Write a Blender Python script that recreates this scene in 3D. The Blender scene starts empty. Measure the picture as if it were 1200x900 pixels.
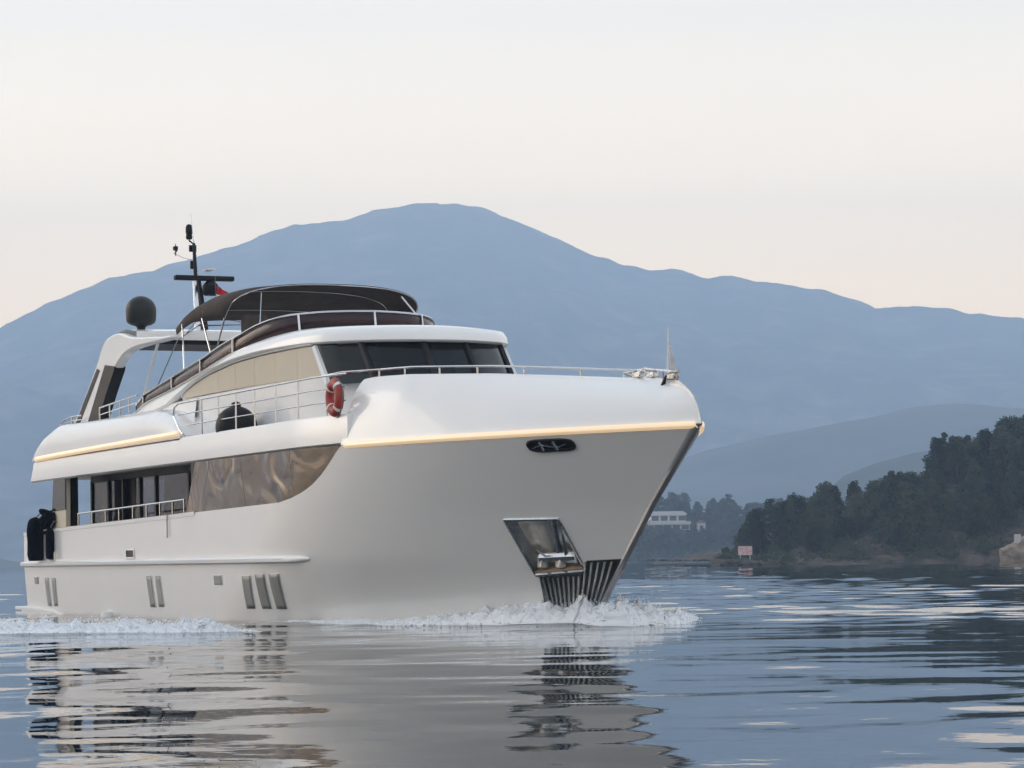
import bpy, bmesh, math, random
import numpy as np
from mathutils import Vector, Matrix, noise
rnd = random.Random(7)
R = math.radians
C = bpy.context.scene.collection
sc = bpy.context.scene

# ------------------------------------------------------------------ camera
FPX, HZ, ROLL, CAMH = 3300.0, 657.0, 0.014, 1.2
cam = bpy.data.cameras.new('camera'); cam_ob = bpy.data.objects.new('camera', cam); C.objects.link(cam_ob)
cam.sensor_width = 36; cam.lens = 36 * FPX / 1200
cam.shift_y = (HZ - 450) / 1200
cam.shift_x = (HZ - 450) * math.tan(ROLL) / 1200
cam.clip_start = .5; cam.clip_end = 60000
cam_ob.location = (0, 0, CAMH)
cam_ob.rotation_euler = (Matrix.Rotation(R(90), 3, 'X') @ Matrix.Rotation(-ROLL, 3, 'Z')).to_euler()
sc.camera = cam_ob

# ------------------------------------------------------------------ sky, sun, exposure
SUN_EL, SUN_AZ = R(12), R(-62)             # azimuth from +Y, negative towards the left of the camera
w = bpy.data.worlds.new('World'); sc.world = w; w.use_nodes = True
nt = w.node_tree; nt.nodes.clear(); N = nt.nodes.new; L = nt.links.new
out = N('ShaderNodeOutputWorld')
sky = N('ShaderNodeTexSky'); sky.sky_type = 'NISHITA'; sky.sun_disc = False
sky.sun_elevation = SUN_EL; sky.sun_rotation = SUN_AZ; sky.dust_density = 3; sky.air_density = 1
bg1 = N('ShaderNodeBackground'); L(sky.outputs[0], bg1.inputs[0]); bg1.inputs[1].default_value = 0.05
tc = N('ShaderNodeTexCoord'); sep = N('ShaderNodeSeparateXYZ'); L(tc.outputs['Generated'], sep.inputs[0])
ramp = N('ShaderNodeValToRGB'); L(sep.outputs[2], ramp.inputs[0])
e = ramp.color_ramp.elements
cols = [(0.0, (3.3, 2.15, 1.0)), (.07, (3.2, 2.15, 1.06)), (.13, (2.64, 2.0, 1.15)), (.19, (1.52, 1.27, .93)), (.26, (1.18, 1.10, .98)), (.45, (.84, .86, .89)), (1.0, (.43, .49, .57))]
KS = 4.0                                     # the ramp holds colours / KS, the strength brings them back
cols = [(p, tuple(c / KS for c in col)) for p, col in cols]
e[0].position, e[0].color = cols[0][0], (*cols[0][1], 1); e[1].position, e[1].color = cols[-1][0], (*cols[-1][1], 1)
for p, c in cols[1:-1]:
    k = e.new(p); k.color = (*c, 1)
# thin high cloud: a faint large-scale unevenness
mp = N('ShaderNodeMapping'); mp.inputs['Scale'].default_value = (2.2, 2.2, 9); L(tc.outputs['Generated'], mp.inputs[0])
nz = N('ShaderNodeTexNoise'); nz.inputs['Scale'].default_value = 1.6; nz.inputs['Detail'].default_value = 5; L(mp.outputs[0], nz.inputs['Vector'])
mr = N('ShaderNodeMapRange'); mr.inputs[1].default_value = .3; mr.inputs[2].default_value = .7; mr.inputs[3].default_value = .965; mr.inputs[4].default_value = 1.035
L(nz.outputs[0], mr.inputs[0])
# sky strength raised on the side away from the sun: added fill for the bow
dt = N('ShaderNodeVectorMath'); dt.operation = 'DOT_PRODUCT'; L(tc.outputs['Generated'], dt.inputs[0]); dt.inputs[1].default_value = (math.sin(SUN_AZ), math.cos(SUN_AZ), 0)
mr2 = N('ShaderNodeMapRange'); mr2.inputs[1].default_value = -1; mr2.inputs[2].default_value = 1; mr2.inputs[3].default_value = 1.20 * KS; mr2.inputs[4].default_value = 1.02 * KS
L(dt.outputs['Value'], mr2.inputs[0])
mul = N('ShaderNodeMath'); mul.operation = 'MULTIPLY'; L(mr.outputs[0], mul.inputs[0]); L(mr2.outputs[0], mul.inputs[1])
bg2 = N('ShaderNodeBackground'); L(ramp.outputs[0], bg2.inputs[0]); L(mul.outputs[0], bg2.inputs[1])
add = N('ShaderNodeAddShader'); L(bg1.outputs[0], add.inputs[0]); L(bg2.outputs[0], add.inputs[1]); L(add.outputs[0], out.inputs[0])

sl = bpy.data.lights.new('sun', 'SUN'); sl.energy = 0.9; sl.angle = R(38); sl.color = (1, .86, .74)
so = bpy.data.objects.new('sun', sl); C.objects.link(so)
sd = Vector((math.sin(SUN_AZ) * math.cos(SUN_EL), math.cos(SUN_AZ) * math.cos(SUN_EL), math.sin(SUN_EL)))
so.rotation_euler = sd.to_track_quat('Z', 'Y').to_euler(); so.location = (-60, -10, 40)
vs = sc.view_settings; vs.view_transform = 'Standard'; vs.look = 'None'; vs.gamma = 1; vs.use_curve_mapping = False; vs.exposure = 0.27
sc.cycles.max_bounces = 8; sc.cycles.volume_bounces = 4; sc.cycles.transparent_max_bounces = 12
sc.cycles.caustics_reflective = True; sc.cycles.blur_glossy = 1.0; sc.cycles.caustics_refractive = False
sc.cycles.use_denoising = True
try: sc.cycles.denoiser = 'OPENIMAGEDENOISE'
except Exception: pass

# ------------------------------------------------------------------ materials
def mat(name, col, rough=.5, metal=0, coat=0, spec=.5, noise_scale=0, noise_amt=.0, bump=0, bump_scale=20, emit=None, trans=0):
    m = bpy.data.materials.new(name); m.use_nodes = True; t = m.node_tree; b = t.nodes['Principled BSDF']
    b.inputs['Base Color'].default_value = (*col, 1); b.inputs['Roughness'].default_value = rough; b.inputs['Metallic'].default_value = metal
    b.inputs['Coat Weight'].default_value = coat; b.inputs['Coat Roughness'].default_value = .06; b.inputs['Specular IOR Level'].default_value = spec
    b.inputs['Transmission Weight'].default_value = trans
    if emit: b.inputs['Emission Color'].default_value = (*emit[0], 1); b.inputs['Emission Strength'].default_value = emit[1]
    o = t.nodes.new('ShaderNodeTexCoord')
    if noise_scale:
        n = t.nodes.new('ShaderNodeTexNoise'); n.inputs['Scale'].default_value = noise_scale; n.inputs['Detail'].default_value = 6
        t.links.new(o.outputs['Object'], n.inputs['Vector'])
        x = t.nodes.new('ShaderNodeMix'); x.data_type = 'RGBA'
        x.inputs['A'].default_value = (*[c * (1 - noise_amt) for c in col], 1); x.inputs['B'].default_value = (*[min(1, c * (1 + noise_amt)) for c in col], 1)
        t.links.new(n.outputs[0], x.inputs['Factor']); t.links.new(x.outputs['Result'], b.inputs['Base Color'])
    if bump:
        n2 = t.nodes.new('ShaderNodeTexNoise'); n2.inputs['Scale'].default_value = bump_scale; n2.inputs['Detail'].default_value = 3
        t.links.new(o.outputs['Object'], n2.inputs['Vector'])
        bp = t.nodes.new('ShaderNodeBump'); bp.inputs['Strength'].default_value = 1; bp.inputs['Distance'].default_value = bump
        t.links.new(n2.outputs[0], bp.inputs['Height']); t.links.new(bp.outputs[0], b.inputs['Normal'])
    return m
def glass_mat(name, tint, opacity, rough=.02, wob=0, wscale=1.2, base=(.01, .01, .012), spec=.5):
    """tinted glass: some of what lies behind shows, the rest is a dark glossy pane"""
    m = bpy.data.materials.new(name); m.use_nodes = True; t = m.node_tree; b = t.nodes['Principled BSDF']
    b.inputs['Base Color'].default_value = (*base, 1); b.inputs['Roughness'].default_value = rough; b.inputs['Specular IOR Level'].default_value = spec
    tr = t.nodes.new('ShaderNodeBsdfTransparent'); tr.inputs[0].default_value = (*tint, 1)
    mx = t.nodes.new('ShaderNodeMixShader'); mx.inputs[0].default_value = opacity
    t.links.new(tr.outputs[0], mx.inputs[1]); t.links.new(b.outputs[0], mx.inputs[2]); t.links.new(mx.outputs[0], t.nodes['Material Output'].inputs[0])
    return m
M = {}
M['gel'] = mat('white_gelcoat', (.86, .845, .815), .24, coat=.5, noise_scale=.35, noise_amt=.02, bump=.008, bump_scale=.55)
M['gel2'] = mat('white_moulding', (.82, .82, .81), .35, coat=.3, noise_scale=.8, noise_amt=.02)
M['beige'] = mat('beige_panel', (.72, .63, .49), .6, spec=.3, noise_scale=1.5, noise_amt=.06)
M['steel'] = mat('polished_steel', (.62, .62, .62), .18, metal=1, noise_scale=6, noise_amt=.1)
M['steeldark'] = mat('weathered_steel', (.50, .51, .50), .42, metal=1, bump=.03, bump_scale=3.0, noise_scale=4, noise_amt=.5)
M['seamdark'] = mat('dark_seal', (.010, .010, .011), .5, spec=.25)
M['darkglass'] = glass_mat('dark_glass', (.40, .47, .50), .86, spec=.3, base=(.005, .008, .009))
M['saloonglass'] = glass_mat('saloon_glass', (.8, .8, .82), .55)
M['burg'] = glass_mat('burgundy_acrylic', (.62, .36, .28), .78, .08, base=(.028, .010, .013))
M['canvas'] = mat('brown_canvas', (.085, .068, .058), .9, spec=.15, bump=.02, bump_scale=5, noise_scale=3, noise_amt=.3)
M['canvas_top'] = mat('canvas_cap', (.20, .165, .14), .85, noise_scale=3, noise_amt=.2)
M['black'] = mat('black_plastic', (.008, .008, .009), .5, spec=.25)
M['radome'] = mat('charcoal_dome', (.018, .019, .018), .42, spec=.3, noise_scale=2, noise_amt=.2)
M['navy'] = mat('navy_cover', (.004, .005, .010), .9, spec=.1, bump=.03, bump_scale=14)
M['stem'] = mat('stem_alloy', (.45, .45, .46), .3, metal=.4, noise_scale=2, noise_amt=.1)
M['pocket'] = mat('mirror_pocket', (.80, .80, .79), .30, metal=1, bump=.02, bump_scale=4, noise_scale=3, noise_amt=.25)
M['skid'] = mat('dark_skid_steel', (.16, .165, .16), .3, metal=1, noise_scale=4, noise_amt=.3)
M['teak'] = mat('teak_deck', (.28, .19, .12), .6, noise_scale=6, noise_amt=.2)
M['led'] = mat('warm_light_strip', (.7, .62, .5), .4, emit=((1, .70, .40), 0.50))
M['orange'] = mat('orange_ring', (.36, .035, .02), .5, noise_scale=6, noise_amt=.1)
M['white'] = mat('white_fabric', (.8, .8, .8), .8)
M['red'] = mat('red_fabric', (.45, .02, .03), .8)
M['curtain'] = mat('cream_curtain', (.62, .60, .55), .9)
M['slot'] = mat('tinted_port', (.24, .24, .23), .3, noise_scale=3, noise_amt=.2)
M['rope'] = mat('rope_grey', (.16, .15, .14), .8)
M['bark'] = mat('bark', (.09, .065, .05), .9)
M['wall'] = mat('white_render', (.52, .50, .48), .8, noise_scale=.5, noise_amt=.06)
M['tile'] = mat('terracotta', (.25, .13, .10), .8)
M['pane'] = mat('window_pane', (.04, .05, .06), .1)

# side glazing: mirror-tinted panes, slightly warped like the real laminated sheets
def warped_mirror():
    m = bpy.data.materials.new('bronze_mirror_glass'); m.use_nodes = True; t = m.node_tree; b = t.nodes['Principled BSDF']
    b.inputs['Metallic'].default_value = 1; b.inputs['Roughness'].default_value = .03; b.inputs['Base Color'].default_value = (.090, .076, .062, 1)
    o = t.nodes.new('ShaderNodeTexCoord'); mpn = t.nodes.new('ShaderNodeMapping'); mpn.inputs['Scale'].default_value = (.55, .3, .9); mpn.inputs['Rotation'].default_value = (0, R(24), 0)
    t.links.new(o.outputs['Object'], mpn.inputs[0])
    n = t.nodes.new('ShaderNodeTexNoise'); n.inputs['Scale'].default_value = 1.1; n.inputs['Detail'].default_value = 1.0; n.inputs['Distortion'].default_value = 1.6
    t.links.new(mpn.outputs[0], n.inputs['Vector'])
    bp = t.nodes.new('ShaderNodeBump'); bp.inputs['Distance'].default_value = .08; bp.inputs['Strength'].default_value = 1
    t.links.new(n.outputs[0], bp.inputs['Height']); t.links.new(bp.outputs[0], b.inputs['Normal'])
    return m
M['sideglass'] = warped_mirror()

# ------------------------------------------------------------------ builders
class MB:
    def __init__(s): s.v = []; s.f = []
    def add(s, vs, fs):
        o = len(s.v); s.v += [tuple(p) for p in vs]; s.f += [tuple(i + o for i in f) for f in fs]; return s
    def box(s, x0, x1, y0, y1, z0, z1):
        return s.add([(x0, y0, z0), (x1, y0, z0), (x1, y1, z0), (x0, y1, z0), (x0, y0, z1), (x1, y0, z1), (x1, y1, z1), (x0, y1, z1)],
                     [(3, 2, 1, 0), (4, 5, 6, 7), (0, 1, 5, 4), (1, 2, 6, 5), (2, 3, 7, 6), (3, 0, 4, 7)])
    def tube(s, pts, r, n=8, r2=None, caps=True, squash=1):
        pts = [Vector(p) for p in pts]; k = len(pts); rings = []
        up0 = None
        for i, p in enumerate(pts):
            d = (pts[min(i + 1, k - 1)] - pts[max(i - 1, 0)]).normalized()
            u = d.cross(Vector((0, 0, 1)))
            if u.length < 1e-3: u = d.cross(Vector((1, 0, 0)))
            u.normalize()
            if up0 is not None and u.dot(up0) < 0: u = -u
            up0 = u
            v = u.cross(d).normalized()
            if callable(r): rr = r(i / (k - 1))
            else: rr = r if r2 is None else r + (r2 - r) * i / (k - 1)
            rings.append([p + u * (rr * math.cos(2 * math.pi * j / n)) + v * (rr * squash * math.sin(2 * math.pi * j / n)) for j in range(n)])
        vs = [q for rg in rings for q in rg]; fs = []
        for i in range(k - 1):
            for j in range(n):
                a = i * n + j; b = i * n + (j + 1) % n
                fs.append((a, b, b + n, a + n))
        if caps: fs += [tuple(range(n - 1, -1, -1)), tuple((k - 1) * n + j for j in range(n))]
        return s.add(vs, fs)
    def lathe(s, prof, n=32, at=(0, 0, 0)):
        vs = []; fs = []
        for r_, z in prof:
            for j in range(n): vs.append((at[0] + r_ * math.cos(2 * math.pi * j / n), at[1] + r_ * math.sin(2 * math.pi * j / n), at[2] + z))
        for i in range(len(prof) - 1):
            for j in range(n):
                a = i * n + j; b = i * n + (j + 1) % n; fs.append((a, b, b + n, a + n))
        return s.add(vs, fs)
    def grid(s, rows, closed=False):
        n = len(rows[0]); vs = [p for r_ in rows for p in r_]; fs = []
        for i in range(len(rows) - 1):
            for j in range(n if closed else n - 1):
                a = i * n + j; b = i * n + (j + 1) % n; fs.append((a, b, b + n, a + n))
        return s.add(vs, fs)
    def prism(s, poly, a, b, axis='y'):
        """polygon of (x, z) extruded from y=a to y=b"""
        n = len(poly)
        vs = [(p[0], a, p[1]) for p in poly] + [(p[0], b, p[1]) for p in poly]
        fs = [tuple(range(n)), tuple(range(2 * n - 1, n - 1, -1))] + [(i, i + n, (i + 1) % n + n, (i + 1) % n) for i in range(n)]
        return s.add(vs, fs)
    def build(s, name, m, parent=None, smooth=True, bevel=0, angle=35, solid=0, label=None):
        me = bpy.data.meshes.new(name); me.from_pydata(s.v, [], s.f); me.validate(); me.update()
        bm = bmesh.new(); bm.from_mesh(me); bmesh.ops.remove_doubles(bm, verts=bm.verts, dist=1e-5); bmesh.ops.recalc_face_normals(bm, faces=bm.faces); bm.to_mesh(me); bm.free()
        return link(name, me, m, parent, smooth, bevel, angle, solid, label)
def link(name, me, m, parent=None, smooth=True, bevel=0, angle=35, solid=0, label=None):
    me.materials.append(m) if not isinstance(m, (list, tuple)) else [me.materials.append(q) for q in m]
    if smooth:
        me.polygons.foreach_set('use_smooth', [True] * len(me.polygons))
        try: me.set_sharp_from_angle(angle=R(angle))
        except Exception: pass
    o = bpy.data.objects.new(name, me); C.objects.link(o)
    if parent: o.parent = parent
    if solid:
        md = o.modifiers.new('solid', 'SOLIDIFY'); md.thickness = solid; md.offset = 0
    if bevel:
        md = o.modifiers.new('bevel', 'BEVEL'); md.width = bevel; md.segments = 2; md.limit_method = 'ANGLE'; md.angle_limit = R(40)
    if label: o['label'] = label
    return o
def empty(name, loc, rz=0):
    o = bpy.data.objects.new(name, None); C.objects.link(o); o.location = loc; o.rotation_euler = (0, 0, rz); o.empty_display_size = .3; return o
def tag(o, label=None, cat=None, group=None, kind=None):
    if label: o['label'] = label
    if cat: o['category'] = cat
    if group: o['group'] = group
    if kind: o['kind'] = kind
    return o
def interp(x, pts):
    if x <= pts[0][0]: return pts[0][1]
    for (a, b), (c, d) in zip(pts, pts[1:]):
        if x <= c: return b + (d - b) * (x - a) / (c - a)
    return pts[-1][1]
def smooth_curve(pts, n):
    """Catmull-Rom through points, n samples per span"""
    P = [Vector(p) for p in pts]; res = []
    for i in range(len(P) - 1):
        p0, p1, p2, p3 = P[max(i - 1, 0)], P[i], P[i + 1], P[min(i + 2, len(P) - 1)]
        for k in range(n):
            t = k / n
            res.append(.5 * ((2 * p1) + (-p0 + p2) * t + (2 * p0 - 5 * p1 + 4 * p2 - p3) * t * t + (-p0 + 3 * p1 - 3 * p2 + p3) * t ** 3))
    res.append(P[-1]); return res
def fbm(x, y, z=0, o=5, g=2.0):
    a = 1; s = 0; n = 0
    for _ in range(o):
        s += a * noise.noise((x, y, z)); n += a; a *= .5; x *= g; y *= g; z *= g
    return s / n
def sstep(a, b, x):
    t = min(1, max(0, (x - a) / (b - a))); return t * t * (3 - 2 * t)

# world helpers: boat frame (X forward, Y port, Z up from the water)
PSI = math.atan(1450 / FPX)
BO = Vector((1.425, 49.5, 0)); BROT = PSI - math.pi / 2
FWD = Vector((math.sin(PSI), -math.cos(PSI), 0)); PORT = Vector((math.cos(PSI), math.sin(PSI), 0))
def bw(X, Y, Z=0): return BO + FWD * X + PORT * Y + Vector((0, 0, Z))

# ------------------------------------------------------------------ hull form
STEM = [(-1.2, -1.3), (0, 0.0), (.49, .57), (2.12, 2.53), (3.4, 4.25), (3.6, 4.4)]
def stem_x(z): return interp(z, STEM)
def half(X, z):
    B = interp(z, [(-1.2, 2.5), (0, 3.2), (.8, 3.27), (1.3, 3.3)])
    Xm = interp(z, [(-1.2, -14), (0, -12), (1.2, -9.5), (3.4, -6.2)])
    xs = stem_x(z); t = min(1, max(0, (X - Xm) / (xs - Xm)))
    y = B * (1 - t ** interp(z, [(0, 1.75), (3.4, 1.85)])) ** interp(z, [(0, 1.05), (3.4, 1.0)])
    if X < -22: y -= .12 * ((-22 - X) / 6) ** 2
    return y
KN = 3.38
STERN = -27.9
HTOP = [(-27.9, 2.08), (-25, 2.12), (-13.7, 2.28), (-12.9, 2.30), (-6.3, 2.39), (-5.7, 2.46), (-5.2, 2.57), (-4.85, 2.70), (-4.6, 2.86), (-4.4, 3.04), (-4.25, 3.2), (-4.12, KN), (9, KN)]
def hull_top(X): return interp(X, HTOP)

# ================================================================== WATER
def wave_field(X, Y):
    """height of the calm, lightly rippled sea (metres)"""
    rs = np.random.RandomState(11); h = np.zeros_like(X)
    d = np.sqrt(X * X + Y * Y)
    specs = [(11.0, .0022, 5), (6.0, .0040, 7), (3.2, .0064, 9), (1.9, .0066, 12), (1.1, .0046, 14)]
    patch = np.zeros_like(X)
    for k in range(6):
        a = rs.uniform(0, 6.283); lam = rs.uniform(18, 45)
        patch += np.sin((X * np.cos(a) + Y * np.sin(a) * .6) * 6.283 / lam + rs.uniform(0, 6.283))
    patch = np.clip(.78 + .20 * patch, .3, 1.3)
    # rougher where the wake runs out beside the stern, calmer in front of the bow, rippled again farther out
    near = 1 / (1 + np.exp((d - 58) / 4.0)); side = 1 / (1 + np.exp((X + 1.6) / .55))
    amp_xy = near * (.42 + .68 * side) + (1 - near) * 1.0
    for lam0, slope, n in specs:
        fade = np.clip((lam0 * 150 - d) / (lam0 * 75), 0, 1)
        part = np.zeros_like(X)
        for k in range(n):
            lam = lam0 * rs.uniform(.7, 1.4); a = rs.normal(1.75, .75); ph = rs.uniform(0, 6.283)
            kx, ky = np.cos(a) * 6.283 / lam, np.sin(a) * 6.283 / lam
            amp = slope * lam / 6.283 * math.sqrt(2)
            part += amp * np.sin(kx * X + ky * Y + ph)
        h += part * fade * amp_xy * (patch if lam0 < 4 else 1)
    return h
def ship_waves(X, Y):
    dx = X - BO.x; dy = Y - BO.y
    bx = dx * FWD.x + dy * FWD.y; by = dx * PORT.x + dy * PORT.y
    side = np.abs(by)
    h = np.zeros_like(X)
    # bow crest that leaves the stem on both sides
    s = .6 - bx
    for k, (off, ang, amp, wd, dec) in enumerate([(.0, .30, .17, .75, 7.0)]):
        crest = off + np.clip(s, 0, 60) * ang
        h += amp * np.exp(-((side - crest) / (wd + .03 * np.clip(s, 0, 60))) ** 2) * np.exp(-np.clip(s, 0, 99) / dec) * (1 / (1 + np.exp(-(s + .3) * 4)))
    # older crest running out beside the stern
    px, py = X - WK[0][0], Y - WK[0][1]
    ux, uy = WK[1][0] - WK[0][0], WK[1][1] - WK[0][1]; LL = math.hypot(ux, uy); ux /= LL; uy /= LL
    t = px * ux + py * uy; q = px * -uy + py * ux
    env = np.clip((t + 10) / 6, 0, 1) * np.clip((LL + 1 - t) / 7, 0, 1)
    h += .10 * env * np.exp(-(q / .9) ** 2)
    return h
def pxw(px, py):
    """a point of the water under a direction of the photograph's frame (used once, to lay out shore and wake)"""
    dx, dy = px - 600, py - HZ; x = dx - ROLL * dy; y = dy + ROLL * dx
    t = CAMH * FPX / y; return (x / FPX * t, t)
WK = (pxw(-40, 747), pxw(318, 741))
def build_water():
    ang = np.concatenate([np.linspace(-180, -30, 40)[:-1], np.linspace(-30, -13, 50)[:-1], np.linspace(-13, 13, 620), np.linspace(13, 30, 50)[1:], np.linspace(30, 180, 40)[1:]])
    d = [4.0]
    while d[-1] < 14: d.append(d[-1] + .25)
    while d[-1] < 70: d.append(d[-1] + .13)
    while d[-1] < 150: d.append(d[-1] * 1.0045)
    while d[-1] < 700: d.append(d[-1] * 1.012)
    while d[-1] < 16000: d.append(d[-1] * 1.15)
    d = np.array(d); A = np.radians(ang)
    D, T = np.meshgrid(d, A, indexing='ij')
    X = D * np.sin(T); Y = D * np.cos(T)
    Z = wave_field(X, Y) * (D < 1500) + ship_waves(X, Y)
    Z[:, 0] = Z[:, -1]
    nr, nc = X.shape
    co = np.stack([X, Y, Z], -1).reshape(-1, 3); co = np.vstack([co, [[0, 0, 0]]])
    i = np.arange(nr - 1)[:, None] * nc; j = np.arange(nc - 1)[None, :]
    a = (i + j).ravel(); quads = np.stack([a, a + 1, a + nc + 1, a + nc], 1)[:, ::-1]
    c = len(co) - 1; tris = [(c, k + 1, k) for k in range(nc - 1)]
    me = bpy.data.meshes.new('water'); me.from_pydata(co.tolist(), [], quads.tolist() + tris); me.update()
    m = bpy.data.materials.new('sea_water'); m.use_nodes = True; t = m.node_tree; b = t.nodes['Principled BSDF']
    b.inputs['Base Color'].default_value = (.012, .026, .038, 1); b.inputs['Roughness'].default_value = .02; b.inputs['IOR'].default_value = 1.333
    o = t.nodes.new('ShaderNodeTexCoord')
    mp1 = t.nodes.new('ShaderNodeMapping'); mp1.inputs['Scale'].default_value = (1, 1, 1); t.links.new(o.outputs['Object'], mp1.inputs[0])
    n1 = t.nodes.new('ShaderNodeTexNoise'); n1.inputs['Scale'].default_value = 1.6; n1.inputs['Detail'].default_value = 3; n1.inputs['Roughness'].default_value = .5
    t.links.new(mp1.outputs[0], n1.inputs['Vector'])
    bp = t.nodes.new('ShaderNodeBump'); bp.inputs['Strength'].default_value = 1; bp.inputs['Distance'].default_value = .003
    t.links.new(n1.outputs[0], bp.inputs['Height'])
    n2 = t.nodes.new('ShaderNodeTexNoise'); n2.inputs['Scale'].default_value = .35; n2.inputs['Detail'].default_value = 2
    t.links.new(mp1.outputs[0], n2.inputs['Vector'])
    bp2 = t.nodes.new('ShaderNodeBump'); bp2.inputs['Strength'].default_value = 1; bp2.inputs['Distance'].default_value = .011
    t.links.new(n2.outputs[0], bp2.inputs['Height']); t.links.new(bp.outputs[0], bp2.inputs['Normal']); t.links.new(bp2.outputs[0], b.inputs['Normal'])
    ob = link('water', me, m, smooth=True, angle=180); tag(ob, kind='structure'); return ob
build_water()

# ================================================================== MOUNTAINS, HILLS
def img_z(px, py, d):
    dx, dy = px - 600, py - HZ; x = dx - ROLL * dy; y = dy + ROLL * dx
    return x / FPX * d, CAMH - y / FPX * d
def terrain_mat(name, c1, c2, c3, scale):
    m = bpy.data.materials.new(name); m.use_nodes = True; t = m.node_tree; b = t.nodes['Principled BSDF']; b.inputs['Roughness'].default_value = .95; b.inputs['Specular IOR Level'].default_value = .1
    o = t.nodes.new('ShaderNodeTexCoord'); n = t.nodes.new('ShaderNodeTexNoise'); n.inputs['Scale'].default_value = scale; n.inputs['Detail'].default_value = 9; n.inputs['Roughness'].default_value = .62
    t.links.new(o.outputs['Object'], n.inputs['Vector'])
    r = t.nodes.new('ShaderNodeValToRGB'); e = r.color_ramp.elements
    e[0].position = .36; e[0].color = (*c1, 1); e[1].position = .66; e[1].color = (*c3, 1); k = e.new(.5); k.color = (*c2, 1)
    t.links.new(n.outputs[0], r.inputs[0]); t.links.new(r.outputs[0], b.inputs['Base Color'])
    return m
def ridge_land(name, prof, d, front, back, nx, ny, mt, rough, seed, xs, shape=1.25):
    """a ridge whose crest runs at distance d; it falls to the water in front and behind"""
    pts = sorted(img_z(px, py, d) for px, py in prof)
    rows = []
    for j in range(ny + 1):
        v = j / ny; row = []
        for i in range(nx + 1):
            x = xs[0] + (xs[1] - xs[0]) * i / nx
            hgt = max(0, interp(x, pts))
            if v <= .7: u = v / .7; y = d - front * (1 - u); k = u ** shape
            else: u = (v - .7) / .3; y = d + back * u; k = max(0, 1 - u ** 1.4)
            amp = math.sin(math.pi * min(1, max(0, u if v <= .7 else 1 - u))) if v <= .7 else .4 * u
            rg = 1 - abs(fbm(x / rough * 1.0, y / rough * .55, seed, 6)) * 2.2
            n = fbm(x / rough * 2.1, y / rough * 1.2, seed + 9, 5)
            z = hgt * k + hgt * amp * (.15 * (rg - .7) + .09 * n) + hgt * .018 * fbm(x / rough * 9, y / rough * 3, seed + 3, 6) * k
            z -= 3 * (1 - k) ** 6
            row.append((x, y, z))
        rows.append(row)
    mb = MB().grid(rows)
    o = mb.build(name, mt, smooth=True, angle=180); tag(o, kind='structure'); return o
MNT = [(-420, 640), (-200, 560), (-80, 452), (0, 385), (30, 370), (70, 351), (130, 327), (180, 317), (232, 302), (270, 289), (300, 281), (320, 271), (345, 265), (372, 262), (410, 258), (440, 247), (465, 242), (490, 238.5), (515, 238), (540, 239), (575, 245), (600, 257), (640, 273), (690, 295), (720, 307), (745, 313), (765, 317), (790, 316), (815, 321), (832, 325), (860, 322), (880, 328), (905, 332), (940, 335), (962, 338), (985, 345), (1005, 352), (1030, 362), (1055, 359), (1085, 358), (1110, 361), (1140, 367), (1170, 371), (1200, 373), (1300, 395), (1420, 470), (1560, 520), (1700, 640)]
m_far = terrain_mat('mountain_scrub', (.035, .045, .035), (.07, .075, .06), (.19, .175, .15), .012)
ridge_land('mountain', MNT, 5600, 2300, 700, 420, 90, m_far, 560, 3.1, (-2000, 2100))
m_mid = terrain_mat('hill_scrub', (.03, .042, .03), (.05, .06, .045), (.10, .095, .08), .008)
ridge_land('middle_hill', [(560, 640), (640, 590), (740, 560), (830, 528), (900, 512), (985, 496), (1040, 485), (1075, 476), (1117, 473), (1160, 475), (1200, 478), (1300, 474), (1400, 500), (1500, 620)], 3300, 900, 500, 120, 40, m_mid, 420, 8.2, (-60, 950))
ridge_land('near_hill', [(900, 640), (992, 557), (1033, 541), (1075, 531), (1130, 522), (1200, 516), (1300, 520), (1400, 560), (1500, 640)], 2100, 500, 300, 90, 30, m_mid, 260, 5.5, (180, 600))
ridge_land('far_shore', [(-300, 640), (-100, 640), (-20, 650), (0, 655), (12, 657), (24, 660), (60, 663), (200, 662), (400, 655), (600, 650), (700, 640)], 2600, 200, 200, 90, 16, m_mid, 200, 1.5, (-700, 100))

# ------------------------------------------------------------------ wooded headlands
m_earth = terrain_mat('earth_slope', (.032, .031, .024), (.066, .055, .043), (.125, .098, .078), .30)
def land(name, fn, x0, x1, y0, y1, nx, ny, mt):
    rows = []
    for j in range(ny + 1):
        y = y0 + (y1 - y0) * j / ny
        rows.append([(x0 + (x1 - x0) * i / nx, y, fn(x0 + (x1 - x0) * i / nx, y)) for i in range(nx + 1)])
    o = MB().grid(rows).build(name, mt, smooth=True, angle=180); tag(o, kind='structure'); return o
SKY1 = [(868, 655), (880, 622), (893, 600), (906, 590), (930, 582), (950, 590), (965, 575), (985, 577), (1010, 565), (1025, 573), (1052, 556), (1068, 557), (1089, 553), (1094, 520), (1112, 511), (1127, 516), (1149, 508), (1165, 509), (1176, 496), (1192, 495), (1202, 490), (1300, 470), (1500, 455), (1800, 500)]
D1 = 430.0
S1 = sorted(img_z(a, b, D1) for a, b in SKY1)
def shore1(x): return 404 - .10 * (x - 35) + 2.5 * fbm(x * .11, 3.3, 0, 3) + 14 * sstep(40, 33.0, x)
TREEH = 6.6
def ground1(x, y):
    top = max(.4, interp(x, S1) - TREEH)
    s = shore1(x); u = (y - s) / 30
    if u < 0: return max(-2.5, u * 8)
    g = top * sstep(-.25, 1.0, u) if u < 1 else top * (1 - .35 * sstep(1.6, 5, u))
    g = max(g, .9 * sstep(0, .12, u)) + .5 * fbm(x * .18, y * .18, 1, 4) * min(1, u * 4)
    return g
land('headland', ground1, 30, 230, 366, 640, 180, 110, m_earth)
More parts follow.
